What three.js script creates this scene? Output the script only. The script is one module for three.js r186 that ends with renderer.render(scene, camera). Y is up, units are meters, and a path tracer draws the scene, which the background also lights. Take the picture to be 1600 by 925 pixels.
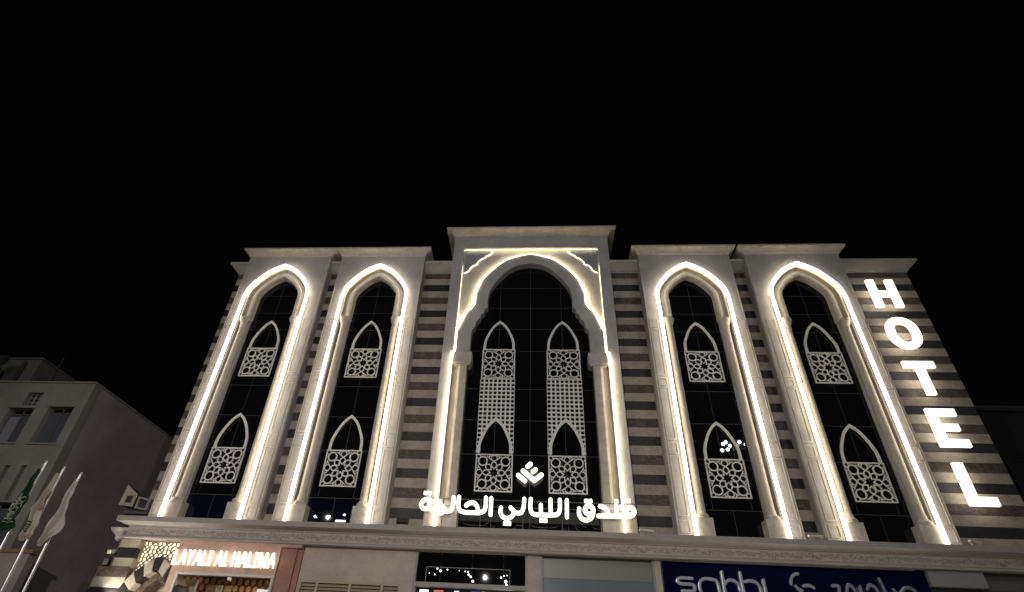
import * as THREE from 'three';
import { mergeGeometries, toCreasedNormals } from 'three/addons/utils/BufferGeometryUtils.js';
import { RoundedBoxGeometry } from 'three/addons/geometries/RoundedBoxGeometry.js';
import { RectAreaLightUniformsLib } from 'three/addons/lights/RectAreaLightUniformsLib.js';
import { FontLoader } from 'three/addons/loaders/FontLoader.js';
import { TextGeometry } from 'three/addons/geometries/TextGeometry.js';

// ---------------------------------------------------------------- camera, sky, moon, exposure
const scene = new THREE.Scene();
const camera = new THREE.PerspectiveCamera(56.36, 1600 / 925, 0.1, 900);
camera.position.set(0, 1.6, 15);
camera.rotation.order = 'YXZ';
camera.rotation.set(0.6331, 0.1046, 0.0618);
camera.setViewOffset(1600, 925, 37.65, 0, 1600, 925);      // the photograph is a crop: its optical axis lies left of its middle
camera.updateProjectionMatrix();
scene.add(camera);

const skyData = new Float32Array(64 * 32 * 4);
for (let j = 0; j < 32; j++) for (let i = 0; i < 64; i++) {
  const up = Math.max(0, (j - 15.5) / 16), k = 1 + 1.3 * Math.exp(-up * 6);
  skyData.set([0.00075 * k, 0.00072 * k, 0.00072 * k, 1], (j * 64 + i) * 4);
}
const sky = new THREE.DataTexture(skyData, 64, 32, THREE.RGBAFormat, THREE.FloatType);
sky.mapping = THREE.EquirectangularReflectionMapping;
sky.magFilter = THREE.LinearFilter; sky.needsUpdate = true;
scene.background = sky; scene.environment = sky;

const moon = new THREE.DirectionalLight(new THREE.Color(0.85, 0.9, 1), 0.012);
moon.position.set(40, 70, 60); moon.castShadow = true;
Object.assign(moon.shadow.camera, { left: -40, right: 40, top: 40, bottom: -40, far: 300 });
scene.add(moon);

const renderer = new THREE.WebGLRenderer({ antialias: true });
renderer.setSize(1024, 592);
renderer.toneMapping = THREE.LinearToneMapping;
renderer.toneMappingExposure = 1;
renderer.shadowMap.enabled = true;
RectAreaLightUniformsLib.init();

const LED_GLOW = 6.5, LED_WASH = 3.6, SIGN_GLOW = 1.9, MAST = 340, LAMP = 280, FILL_LAMP = 450, SHOP = 6;

// ---------------------------------------------------------------- helpers
let seed = 7;
const rnd = () => (seed = (seed * 16807) % 2147483647) / 2147483647;
const C = (r, g, b) => new THREE.Color().setRGB(r, g, b);
const used = {};
function numbered(name) {
  const n = used[name] = (used[name] ?? -1) + 1;
  return n ? name + '_' + String(n).padStart(3, '0') : name;
}
function thing(name, label, category, pos = [0, 0, 0], group) {
  const g = new THREE.Group(); g.name = numbered(name); g.position.set(...pos);
  g.userData = { label, category }; if (group) g.userData.group = group;
  scene.add(g); return g;
}
function part(name, geo, mat, parent, label) {
  const m = new THREE.Mesh(geo, mat); m.name = name; m.castShadow = m.receiveShadow = true;
  if (label) m.userData.label = label;
  parent.add(m); return m;
}
function sub(name, parent, x = 0, y = 0, z = 0) { const g = new THREE.Group(); g.name = name; g.position.set(x, y, z); parent.add(g); return g; }
function struct(name, geo, mat) { const m = part(name, geo, mat, scene); m.userData.kind = 'structure'; return m; }
// box by its two corners, with box-projected uv in metres
function boxUV(g, s = 1) {
  g = g.index ? g.toNonIndexed() : g;
  const p = g.attributes.position, n = g.attributes.normal, uv = new Float32Array(p.count * 2);
  for (let i = 0; i < p.count; i++) {
    const a = Math.abs(n.getX(i)), b = Math.abs(n.getY(i)), c = Math.abs(n.getZ(i));
    const u = a > b && a > c ? [p.getZ(i), p.getY(i)] : b > c ? [p.getX(i), p.getZ(i)] : [p.getX(i), p.getY(i)];
    uv[2 * i] = u[0] / s; uv[2 * i + 1] = u[1] / s;
  }
  g.setAttribute('uv', new THREE.BufferAttribute(uv, 2)); return g;
}
function box(x0, x1, y0, y1, z0, z1, r = 0) {
  const w = x1 - x0, h = y1 - y0, d = z1 - z0;
  const g = r ? new RoundedBoxGeometry(w, h, d, 2, r) : new THREE.BoxGeometry(w, h, d);
  g.translate((x0 + x1) / 2, (y0 + y1) / 2, (z0 + z1) / 2);
  return boxUV(g);
}
const merge = (list) => mergeGeometries(list.map((g) => { g = g.index ? g.toNonIndexed() : g; for (const k of Object.keys(g.attributes)) if (!['position', 'normal', 'uv'].includes(k)) g.deleteAttribute(k); return g; }));
const V2 = (a) => a.map(([x, y]) => new THREE.Vector2(x, y));
function plate(outline, holes, z0, z1, bevel = 0) {
  const s = new THREE.Shape(V2(outline));
  for (const h of holes) s.holes.push(new THREE.Path(V2(h)));
  const g = new THREE.ExtrudeGeometry(s, { depth: z1 - z0 - bevel, bevelEnabled: bevel > 0, bevelThickness: bevel, bevelSize: bevel, bevelOffset: -bevel, bevelSegments: 3, curveSegments: 6 });
  g.translate(0, 0, z0); return boxUV(g);
}
const rect = (x0, x1, y0, y1) => [[x0, y0], [x1, y0], [x1, y1], [x0, y1]];
// a moulding that runs round the left, front and right of a block: profile of (offset outwards, height)
function moulding(x0, x1, zf, zb, profile) {
  const pos = [], path = (o, y) => [[x0 - o, y, zb], [x0 - o, y, zf + o], [x1 + o, y, zf + o], [x1 + o, y, zb]];
  for (let i = 0; i + 1 < profile.length; i++) {
    const a = path(...profile[i]), b = path(...profile[i + 1]);
    for (let k = 0; k < 3; k++) pos.push(...a[k], ...a[k + 1], ...b[k + 1], ...a[k], ...b[k + 1], ...b[k]);
  }
  for (const k of [0, 3]) for (let i = 1; i + 1 < profile.length; i++) {
    const q = [path(...profile[0])[k], path(...profile[i])[k], path(...profile[i + 1])[k]]; if (k) q.reverse(); pos.push(...q.flat());
  }
  let g = new THREE.BufferGeometry(); g.setAttribute('position', new THREE.Float32BufferAttribute(pos, 3)); g.computeVertexNormals();
  return boxUV(toCreasedNormals(g, 0.5));
}
// contours of a field (solid where f < 0) as shapes with holes
function contours(f, x0, y0, x1, y1, cell, tol = 0.0015) {
  const nx = Math.ceil((x1 - x0) / cell) + 1, ny = Math.ceil((y1 - y0) / cell) + 1, v = new Float32Array(nx * ny);
  for (let j = 0; j < ny; j++) for (let i = 0; i < nx; i++) v[j * nx + i] = i && j && i < nx - 1 && j < ny - 1 ? f(x0 + i * cell, y0 + j * cell) || 1e-6 : 1;
  const at = new Map(), next = new Map();
  const edge = (i, j, h) => {
    const k = (j * nx + i) * 2 + h;
    if (!at.has(k)) { const a = v[j * nx + i], b = h ? v[(j + 1) * nx + i] : v[j * nx + i + 1], t = a / (a - b); at.set(k, [x0 + (i + (h ? 0 : t)) * cell, y0 + (j + (h ? t : 0)) * cell]); }
    return k;
  };
  const link = (a, b) => next.set(a, b);
  for (let j = 0; j < ny - 1; j++) for (let i = 0; i < nx - 1; i++) {
    const c = [v[j * nx + i], v[j * nx + i + 1], v[(j + 1) * nx + i + 1], v[(j + 1) * nx + i]].map((q) => q < 0 ? 1 : 0), k = c[0] | c[1] << 1 | c[2] << 2 | c[3] << 3;
    if (!k || k === 15) continue;
    const B = () => edge(i, j, 0), R = () => edge(i + 1, j, 1), T = () => edge(i, j + 1, 0), L = () => edge(i, j, 1);
    const segs = { 1: [[B, L]], 2: [[R, B]], 3: [[R, L]], 4: [[T, R]], 5: [[B, L], [T, R]], 6: [[T, B]], 7: [[T, L]], 8: [[L, T]], 9: [[B, T]], 10: [[L, T], [R, B]], 11: [[R, T]], 12: [[L, R]], 13: [[B, R]], 14: [[L, B]] }[k];
    for (const [a, b] of segs) link(a(), b());
  }
  const loops = [];
  while (next.size) {
    let [k] = next.keys(); const loop = [];
    while (next.has(k)) { loop.push(at.get(k)); const n = next.get(k); next.delete(k); k = n; }
    if (loop.length > 3) loops.push(simplify(loop, tol));
  }
  const area = (l) => l.reduce((s, [x, y], i) => { const [a, b] = l[(i + 1) % l.length]; return s + x * b - a * y; }, 0) / 2;
  const inside = ([x, y], l) => { let c = false; for (let i = 0, j = l.length - 1; i < l.length; j = i++) if (l[i][1] > y !== l[j][1] > y && x < (l[j][0] - l[i][0]) * (y - l[i][1]) / (l[j][1] - l[i][1]) + l[i][0]) c = !c; return c; };
  const ok = loops.filter((l) => l.length > 2 && Math.abs(area(l)) > cell * cell * 2);
  const solid = ok.filter((l) => fieldSign(l, f) > 0), hole = ok.filter((l) => fieldSign(l, f) < 0);
  return solid.map((l) => ({ outline: l, holes: hole.filter((h) => inside(h[0], l)) }));
  function fieldSign(l) { return -Math.sign(area(l)) * orient; }
}
const orient = -1;
function simplify(l, tol) {
  const keep = new Uint8Array(l.length); keep[0] = keep[l.length >> 1] = 1;
  const go = (a, b) => {
    let best = 0, at = -1; const [x0, y0] = l[a], [x1, y1] = l[b % l.length], d = Math.hypot(x1 - x0, y1 - y0) || 1e-9;
    for (let i = a + 1; i < b; i++) { const e = Math.abs((x1 - x0) * (l[i][1] - y0) - (y1 - y0) * (l[i][0] - x0)) / d; if (e > best) best = e, at = i; }
    if (best > tol) { keep[at] = 1; go(a, at); go(at, b); }
  };
  go(0, l.length >> 1); go(l.length >> 1, l.length);
  return l.filter((_, i) => keep[i]);
}
const segDist = (x, y, a, b) => { const dx = b[0] - a[0], dy = b[1] - a[1], t = Math.max(0, Math.min(1, ((x - a[0]) * dx + (y - a[1]) * dy) / (dx * dx + dy * dy || 1e-9))); return Math.hypot(x - a[0] - t * dx, y - a[1] - t * dy); };
const smooth = (pts) => pts.length < 3 ? pts : new THREE.CatmullRomCurve3(pts.map(([x, y]) => new THREE.Vector3(x, y, 0)), false, 'centripetal').getPoints(pts.length * 6).map((p) => [p.x, p.y]);
const strokeField = (strokes) => {
  const s = strokes.map((q) => ({ ...q, pts: q.pts && (q.sharp ? q.pts : smooth(q.pts)) }));
  return (x, y) => {
    let d = 1;
    for (const q of s) {
      if (q.ring) d = Math.min(d, Math.abs(Math.hypot((x - q.ring[0]) / (q.sx || 1), y - q.ring[1]) - q.ring[2]) - q.w);
      else if (q.dot) d = Math.min(d, Math.max(Math.abs(x - q.dot[0]), Math.abs(y - q.dot[1])) - q.w);
      else for (let i = 0; i + 1 < q.pts.length; i++) d = Math.min(d, segDist(x, y, q.pts[i], q.pts[i + 1]) - q.w);
    }
    return d;
  };
};
const extrudeContours = (list, z0, z1, bevel = 0) => list.map(({ outline, holes }) => plate(outline, holes, z0, z1, bevel));

// ---------------------------------------------------------------- procedural surfaces
function noiseGrid(n, cells, sd) {
  let s = sd; const r = () => (s = (s * 16807) % 2147483647) / 2147483647;
  const g = Array.from({ length: cells * cells }, r);
  return (i, j) => {
    const x = i / n * cells, y = j / n * cells, a = Math.floor(x), b = Math.floor(y), u = x - a, v = y - b, U = u * u * (3 - 2 * u), W = v * v * (3 - 2 * v);
    const q = (p, t) => g[(t % cells) * cells + p % cells];
    return (q(a, b) * (1 - U) + q(a + 1, b) * U) * (1 - W) + (q(a, b + 1) * (1 - U) + q(a + 1, b + 1) * U) * W;
  };
}
function noiseMap(octaves, sd, low, high, color) {
  const n = 512, d = new Uint8Array(n * n * 4), fs = octaves.map(([c, w], i) => [noiseGrid(n, c, sd + i * 91), w]), tot = octaves.reduce((s, o) => s + o[1], 0);
  for (let j = 0; j < n; j++) for (let i = 0; i < n; i++) {
    let v = 0; for (const [f, w] of fs) v += f(i, j) * w;
    v = low + (high - low) * Math.min(1, Math.max(0, (v / tot - 0.5) * 1.8 + 0.5)); const k = (j * n + i) * 4;
    d[k] = 255 * v; d[k + 1] = 255 * v; d[k + 2] = 255 * v; d[k + 3] = 255;
  }
  const t = new THREE.DataTexture(d, n, n); t.wrapS = t.wrapT = THREE.RepeatWrapping; t.magFilter = THREE.LinearFilter; t.minFilter = THREE.LinearMipmapLinearFilter; t.generateMipmaps = true;
  if (color) t.colorSpace = THREE.SRGBColorSpace; t.needsUpdate = true; return t;
}
const rep = (t, r) => { const c = t.clone(); c.repeat.set(r, r); c.needsUpdate = true; return c; };
const mapFine = noiseMap([[6, 1], [24, 0.8], [96, 0.6], [220, 0.5]], 11, 0.8, 1, true);
const mapStain = noiseMap([[3, 1], [9, 0.7], [40, 0.4]], 23, 0.86, 1, true);
const mapMarble = noiseMap([[7, 0.6], [26, 1], [70, 0.9], [180, 0.5]], 37, 0.5, 1, true);
const bumpFine = noiseMap([[60, 1], [200, 1]], 51, 0.2, 0.8);
const std = (c, rough, o = {}) => new THREE.MeshStandardMaterial({ color: C(...c), roughness: rough, ...o });
const stone = (c, m, r, o = {}) => std(c, 0.78, { map: rep(m, r), bumpMap: rep(bumpFine, 1.3), bumpScale: 0.004, ...o });
const M = {
  render: stone([0.55, 0.535, 0.525], mapStain, 0.31),
  trim: stone([0.7, 0.645, 0.56], mapFine, 0.5, { roughness: 0.6 }),
  cream: stone([0.55, 0.475, 0.385], mapFine, 0.9),
  cream2: stone([0.5, 0.43, 0.345], mapFine, 0.77),
  brown: stone([0.185, 0.14, 0.108], mapMarble, 0.9, { roughness: 0.55 }),
  brown2: stone([0.155, 0.12, 0.096], mapMarble, 0.7, { roughness: 0.55 }),
  dark: stone([0.036, 0.032, 0.033], mapMarble, 1.1, { roughness: 0.45 }),
  dark2: stone([0.044, 0.039, 0.038], mapMarble, 0.8, { roughness: 0.45 }),
  joint: std([0.2, 0.18, 0.16], 0.9),
  ornament: stone([0.44, 0.47, 0.53], mapFine, 2.2, { bumpScale: 0.02 }),
  glass: new THREE.MeshPhysicalMaterial({ color: C(0.006, 0.006, 0.007), roughness: 0.012, ior: 1.45 }),
  glassBlueReflection: new THREE.MeshPhysicalMaterial({ color: C(0.005, 0.006, 0.014), roughness: 0.012, ior: 1.45 }),  // blue reflection painted into the colour of some bottom panes
  mullion: std([0.055, 0.055, 0.06], 0.5),
  lattice: std([0.78, 0.76, 0.73], 0.5),
  led: std([0.9, 0.9, 0.85], 0.5, { emissive: C(1, 0.88, 0.64), emissiveIntensity: LED_GLOW }),
  ledRing: std([0.9, 0.9, 0.85], 0.5, { emissive: C(1, 0.83, 0.5), emissiveIntensity: 11 }),
  thinGlow: std([0.9, 0.9, 0.85], 0.5, { emissive: C(1, 0.85, 0.55), emissiveIntensity: 2.6 }),
  sign: std([0.9, 0.9, 0.88], 0.4, { emissive: C(1, 0.93, 0.78), emissiveIntensity: SIGN_GLOW }),
  signSide: std([0.8, 0.78, 0.74], 0.5, { emissive: C(1, 0.9, 0.75), emissiveIntensity: 0.15 }),
  chrome: std([0.5, 0.5, 0.52], 0.35, { metalness: 1 }),
  steel: std([0.6, 0.6, 0.62], 0.3, { metalness: 1 }),
  darkMetal: std([0.05, 0.05, 0.052], 0.5, { metalness: 0.3 }),
  greyMetal: std([0.28, 0.27, 0.26], 0.5),
  whiteMetal: std([0.62, 0.6, 0.56], 0.5),
  pink: stone([0.68, 0.46, 0.37], mapStain, 0.45),
  pinkDark: stone([0.46, 0.24, 0.17], mapStain, 0.45),
  beige: stone([0.6, 0.51, 0.42], mapStain, 0.4),
  louvre: std([0.42, 0.37, 0.25], 0.6),
  blue: std([0.0015, 0.002, 0.028], 0.16),
  wood: stone([0.11, 0.035, 0.012], mapFine, 2, { roughness: 0.5 }),
  tan: std([0.5, 0.27, 0.11], 0.6),
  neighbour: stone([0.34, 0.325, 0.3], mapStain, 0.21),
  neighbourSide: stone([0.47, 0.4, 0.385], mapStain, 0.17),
  shade: std([0.12, 0.11, 0.1], 0.8),
  paneGrey: new THREE.MeshPhysicalMaterial({ color: C(0.1, 0.11, 0.135), roughness: 0.12 }),
  asphalt: stone([0.05, 0.05, 0.052], mapMarble, 0.3),
  paving: stone([0.42, 0.4, 0.37], mapFine, 0.3),
  paint: std([0.7, 0.7, 0.68], 0.7),
};
const wash = (x, y, z, w, h, angle, L, color = [1, 0.88, 0.65]) => {
  const l = new THREE.RectAreaLight(C(...color), L, w, h); l.position.set(x, y, z); l.rotation.z = angle; l.castShadow = true; scene.add(l); return l;
};
// a run of wash light: a narrow lamp as long as the strip, facing the wall from just in front of the strip
function washRun(pts, z, w, L, color) {
  for (let i = 0; i + 1 < pts.length; i++) {
    const [a, b] = [pts[i], pts[i + 1]], dx = b[0] - a[0], dy = b[1] - a[1];
    wash((a[0] + b[0]) / 2, (a[1] + b[1]) / 2, z, w, Math.hypot(dx, dy) * 0.98, -Math.atan2(dx, dy), L, color);
  }
}
const tube = (pts, z, r, seg) => boxUV(new THREE.TubeGeometry(new THREE.CatmullRomCurve3(pts.map(([x, y, dz]) => new THREE.Vector3(x, y, z + (dz || 0))), false, 'centripetal'), seg || pts.length * 6, r, 8));

// ---------------------------------------------------------------- ground
struct('ground', boxUV(new THREE.PlaneGeometry(700, 700).rotateX(-Math.PI / 2).translate(0, -0.13, 0)), M.asphalt);
struct('road', box(-150, 150, -0.125, -0.12, 6.5, 22), M.asphalt);
struct('pavement', box(-60, 60, -0.12, 0, -3, 6.2), M.paving);
struct('kerb', box(-60, 60, -0.12, 0.012, 6.203, 6.45, 0.02), M.beige);
struct('lane_marking', merge(Array.from({ length: 24 }, (_, i) => box(-60 + i * 5, -57.5 + i * 5, -0.1195, -0.116, 14.1, 14.25))), M.paint);

// ---------------------------------------------------------------- the hotel
const hotel = thing('hotel_building', 'five-arched hotel with striped stone walls, glowing arch outlines and dark glass', 'hotel');
const BAYS = [-8.965, -5.475, 5.13, 8.735], CX = -0.155;
const GAPS = [[-10.98, -10.5], [-7.43, -7.02], [-3.94, -2.93], [2.62, 3.59], [6.67, 7.2], [10.27, 12.5]];
const wallMesh = part('wall', merge([box(-10.97, 12.49, 4.59, 14.0, -14, -0.49), box(-10.8, 12.3, 14.0, 14.2, -13.8, -1.2)]), M.joint, hotel);
// stone courses: cream, brown and near-black bands, each course its own stone in each gap between the bays
const H = 0.2753, TOP = 14.031;
for (const [g0, g1] of GAPS) for (let k = 0; TOP - (k + 1) * H > 4.8; k++) {
  const y1 = TOP - k * H, y0 = y1 - H, kind = k % 4;
  const m = kind === 0 ? (rnd() < 0.5 ? M.brown : M.brown2) : kind === 2 ? (rnd() < 0.5 ? M.dark : M.dark2) : rnd() < 0.5 ? M.cream : M.cream2;
  const n = g1 - g0 > 2 || (g1 - g0 > 0.8 && k % 3 === 1) ? 2 : 1, cut = g0 + (g1 - g0) * (0.4 + 0.2 * rnd());
  for (let q = 0; q < n; q++) {
    const a = n > 1 && q ? cut + 0.001 : g0, b = n > 1 && !q ? cut - 0.001 : g1;
    part('stone_course', box(a, b, y0 + 0.002, y1 - 0.002, -0.488, -0.45 + rnd() * 0.006), m, wallMesh);
  }
}
for (let k = 1; k < 35; k++) {   // the same courses on the left return wall
  const y1 = TOP - (k - 1) * H, kind = (k - 1) % 4;
  if (y1 - H < 4.8) break;
  part('stone_course', box(-11.0, -10.981, y1 - H + 0.002, y1 - 0.002, -6, -0.47), kind === 0 ? M.brown : kind === 2 ? M.dark : M.cream2, wallMesh);
}
// cornices: cavetto profiles that project from the wall and return at their ends
const cavetto = (y, rise, p, lip) => [[-0.3, y], [0.025, y], [0.025, y + 0.03], [0.045, y + 0.035], ...[0.2, 0.4, 0.6, 0.8, 0.95].map((t) => [0.045 + (p - 0.06) * (1 - Math.cos(t * Math.PI / 2)) , y + 0.035 + (rise - lip - 0.05) * Math.sin(t * Math.PI / 2)]), [p, y + rise - lip], [p, y + rise], [-0.3, y + rise]];
part('cornice', moulding(-10.98, 12.5, -0.45, -4, [[-0.05, 13.985], [0.03, 13.985], [0.03, 14.03], [0.06, 14.035], [0.1, 14.07], [0.17, 14.16], [0.27, 14.25], [0.29, 14.26], [0.31, 14.27], [0.31, 14.35], [-0.4, 14.35]]), M.trim, hotel);
// ---- pointed arch outlines
const NORM = [[1, 0], [0.985, 0.11], [0.95, 0.22], [0.815, 0.415], [0.54, 0.705], [0.29, 0.875], [0, 1]];
const halfArch = new THREE.CatmullRomCurve3(NORM.map(([x, y]) => new THREE.Vector3(x, y, 0)), false, 'centripetal').getPoints(22);
function arch(a, ys, ya, yb, cx = 0) {         // from the foot at the right, over the apex, to the foot at the left
  const r = halfArch.map((p) => [cx + a * p.x, ys + (ya - ys) * p.y]);
  return [[cx + a, yb], ...r, ...r.slice(0, -1).reverse().map(([x, y]) => [2 * cx - x, y]), [cx - a, yb]];
}
const archRing = (aO, yO, aI, yI, ys, yb) => [...arch(aO, ys, yO, yb), ...arch(aI, ys, yI, yb).reverse()];
// ---- lattice panels
const LAT = [];
for (let k = 0; k < 8; k++) {          // eight petals round an eight-pointed star
  const c = Math.cos(k * Math.PI / 4), n = Math.sin(k * Math.PI / 4);
  LAT.push({ pts: [[0.1, 0], [0.185, 0.074], [0.255, 0.06], [0.298, 0], [0.255, -0.06], [0.185, -0.074], [0.1, 0]].map(([x, y]) => [x * c - y * n, x * n + y * c]), w: 0.0125, sharp: 1 });
}
for (const sx of [-1, 1]) for (const sy of [-1, 1]) LAT.push({ ring: [0.305 * sx, 0.305 * sy, 0.118], w: 0.016 });
for (let k = 0; k < 4; k++) {          // hexagons at the middle of each side, short links to the rings
  const c = Math.cos(k * Math.PI / 2), n = Math.sin(k * Math.PI / 2), R = (x, y) => [x * c - y * n, x * n + y * c];
  LAT.push({ pts: [R(0.3, 0), R(0.352, 0.078), R(0.43, 0.078), R(0.478, 0)], w: 0.012, sharp: 1 }, { pts: [R(0.3, 0), R(0.352, -0.078), R(0.43, -0.078), R(0.478, 0)], w: 0.012, sharp: 1 });
  for (const u of [-1, 1]) LAT.push({ pts: [R(0.48, 0.1 * u), R(0.405, 0.15 * u), R(0.43, 0.2 * u)], w: 0.0115, sharp: 1 }, { pts: [R(0.352, 0.078 * u), R(0.405, 0.15 * u)], w: 0.0115, sharp: 1 }, { pts: [R(0.41, 0.36 * u), R(0.485, 0.4 * u)], w: 0.0115 });
}
const latField = strokeField(LAT), frameD = (x, y) => { const m = Math.max(Math.abs(x), Math.abs(y)); return Math.max(0.468 - m, m - 0.5); };
const latShape = contours((x, y) => Math.min(latField(x, y), frameD(x, y)), -0.53, -0.53, 0.53, 0.53, 0.0075, 0.002);
const latGeo = (w, h) => { const g = merge(extrudeContours(latShape, 0, 0.035)); g.scale(w, h, 1); return g; };
const panelGeo = latGeo(1.04, 1.05);
const windowArch = plate([...arch(0.5, 0.12, 1.09, 0), ...arch(0.42, 0.12, 0.995, 0).reverse()], [], 0, 0.045, 0.006);
// ---- one side bay, then three copies
const LEDX = 1.115, SPR = 12.66, APX = 13.95;
function makeBay() {
  const b = sub('arched_bay', hotel, BAYS[0], 0, 0);
  const w0 = 1.535, open = arch(1.06, SPR, 13.9, 5.02).reverse();
  part('surround', plate([[-w0, 5.02], [-1.06, 5.02], ...open.slice(1, -1), [1.06, 5.02], [w0, 5.02], [w0, 14.47], [-w0, 14.47]], [], -0.46, 0), M.render, b);
  part('block', box(-w0, w0, 13.6, 14.66, -2.6, -0.462), M.render, b);
  part('cornice', moulding(-w0, w0, 0, -2.5, cavetto(14.45, 0.27, 0.22, 0.06)), M.trim, b);
  const edge = [[0, 0], [0, 0.035]];
  for (const s of [-1, 1]) {
    for (const [y0, y1] of [[5.26, 5.585], [5.66, 7.26], [7.31, 7.65], [7.71, 9.33], [9.38, 9.64], [9.7, 11.37], [11.42, 11.76]]) {
      const o = rect(1.2, 1.475, y0, y1), i = rect(1.228, 1.447, y0 + 0.028, y1 - 0.028);
      const g = plate(o.map(([x, y]) => [x * s, y]), [i.map(([x, y]) => [x * s, y])], 0, 0.022, 0.007);
      part('panel_moulding', g, M.trim, b);
    }
    part('corner_bead', box(s > 0 ? 1.5 : -1.53, s > 0 ? 1.53 : -1.5, 5.02, 13.2, 0, 0.016, 0.006), M.trim, b);
    // jamb, column with base and capital, plinth
    part('jamb', box(s > 0 ? 0.74 : -0.965, s > 0 ? 0.965 : -0.74, 5.6, 11.9, -0.235, -0.09), M.render, b);
    const prof = [[0.0, 5.63], [0.19, 5.63], [0.19, 5.665], [0.175, 5.68], [0.185, 5.7], [0.165, 5.73], [0.125, 5.77], [0.112, 5.83], [0.115, 5.86], [0.102, 5.88], [0.1, 6.0], [0.096, 11.38], [0.112, 11.4], [0.112, 11.43], [0.1, 11.45], [0.115, 11.52], [0.15, 11.6], [0.165, 11.64], [0.165, 11.68], [0.185, 11.7], [0.185, 11.76], [0, 11.76]];
    const col = toCreasedNormals(new THREE.LatheGeometry(V2(prof), 20), 0.6); col.translate(0.875 * s, 0, -0.05);
    part('column', boxUV(col), M.trim, b);
    part('plinth', box(s > 0 ? 0.64 : -1.085, s > 0 ? 1.085 : -0.64, 5.02, 5.64, -0.25, 0.1, 0.012), M.trim, b);
  }
  part('arch_moulding', plate(archRing(1.062, 13.9, 1.022, 13.86, SPR, 11.74), [], -0.24, 0.02, 0.012), M.trim, b);
  part('arch_moulding', plate(archRing(1.024, 13.862, 0.86, 13.68, SPR, 11.74), [], -0.24, -0.13, 0.008), M.render, b);
  part('arch_moulding', plate(archRing(0.865, 13.685, 0.72, 13.51, SPR, 11.74), [], -0.24, 0.015, 0.04), M.trim, b);
  // dark glazing: panes with narrow joints over the mullion frame
  part('mullion', box(-1.05, 1.05, 5.02, 13.85, -0.27, -0.246), M.mullion, b);
  const rows = [5.03, 5.92, 7.27, 8.31, 9.33, 10.7, 11.42, 12.11, 12.83, 13.8];
  for (let i = 0; i + 1 < rows.length; i++) {
    const xs = i === 1 ? [-1.04, -0.5, 0.5, 1.04] : [-1.04, 0, 1.04];
    for (let q = 0; q + 1 < xs.length; q++) part('glass_pane', box(xs[q] + 0.006, xs[q + 1] - 0.006, rows[i] + 0.008, rows[i + 1] - 0.008, -0.245, -0.241 - rnd() * 0.001), i === 0 ? M.glassBlueReflection : M.glass, b);
  }
  for (const y of [9.61, 6.21]) {
    const l = part('lattice_panel', panelGeo, M.lattice, b); l.position.set(0.01, y + 0.525, -0.19);
    const a = part('window_arch', windowArch, M.lattice, b); a.position.set(0.01, y + 1.052, -0.2);
  }
  const led = [[-LEDX, 5.1], [-LEDX, 6], [-LEDX, 8], [-LEDX, 10], [-LEDX, 12], [-LEDX, 12.6], ...arch(1.1, SPR, APX, SPR - 0.02).reverse(), [LEDX, 12.6], [LEDX, 12], [LEDX, 10], [LEDX, 8], [LEDX, 6], [LEDX, 5.1]].map(([x, y]) => [x, y, y < 5.75 ? 0.15 * Math.min(1, (5.8 - y) / 0.1) * 0 : 0]);
  for (const s of [-1, 1]) part('led_channel', box(s * LEDX - 0.02, s * LEDX + 0.02, 5.03, SPR, 0.001, 0.092), M.trim, b);
  part('led_strip', tube(led, 0.125, 0.05, 220), M.led, b, 'glowing warm white light strip around the arch');
  return b;
}
const bay0 = makeBay();
BAYS.forEach((x, i) => { if (i) { const c = bay0.clone(); c.position.x = x; hotel.add(c); if (i > 1) c.traverse((o) => { if (o.material === M.glassBlueReflection) o.material = M.glass; }); } });
const archRun = [0, 4, 8, 13, 18, 22].map((i) => halfArch[i]);
for (const x of BAYS) {
  for (const s of [-1, 1]) {
    washRun([[x + s * LEDX, 5.1], [x + s * LEDX, SPR]], 0.2, 0.07, LED_WASH);
    washRun(archRun.map((p) => [x + s * 1.12 * p.x, SPR + 1.31 * p.y]), 0.135, 0.08, LED_WASH * 1.5);
  }
}
// ---- the central bay
const cb = sub('central_bay', hotel, CX, 0, 0);
const w3 = 2.765, in3 = 2.4;
part('surround', plate([[-w3, 5.02], [-in3, 5.02], [-in3, 14.83], [in3, 14.83], [in3, 5.02], [w3, 5.02], [w3, 15.36], [-w3, 15.36]], [], -0.46, 0, 0.008), M.render, cb);
part('block', box(-w3, w3, 14.2, 15.5, -3.2, -0.462), M.render, cb);
part('cornice', moulding(-w3, w3, 0, -3, cavetto(15.34, 0.26, 0.29, 0.06)), M.trim, cb);
const OUT = [[0, 14.52], [0.45, 14.44], [0.85, 14.25], [1.29, 13.84], [1.6, 13.43], [1.78, 13.02], [1.83, 12.7], [1.83, 12.36]];
const OUT2 = [[1.83, 12.36], [1.9, 12.28], [1.95, 12.16], [2.06, 12.06], [2.1, 11.95], [2.17, 11.85], [2.19, 11.71], [2.28, 11.6], [2.33, 11.45], [2.36, 11.27]];
const INN = [[0, 14.1], [0.4, 14.02], [0.72, 13.83], [1.12, 13.35], [1.34, 12.93], [1.41, 12.55], [1.4, 12.22]];
const INN2 = [[1.4, 12.22], [1.49, 12.14], [1.52, 11.98], [1.6, 11.92], [1.64, 11.75], [1.72, 11.68], [1.77, 11.55], [1.78, 11.42], [1.86, 11.3], [1.885, 11.1], [1.885, 10.42]];
const half = (a, b) => [...smooth(a), ...smooth(b).slice(1)];
const outH = [...half(OUT, OUT2), [2.37, 10.42]], innH = half(INN, INN2);
const mir = (h) => h.map(([x, y]) => [-x, y]);
const full = (h) => [...h.slice().reverse(), ...mir(h).slice(1)];      // right foot, apex, left foot
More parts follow.
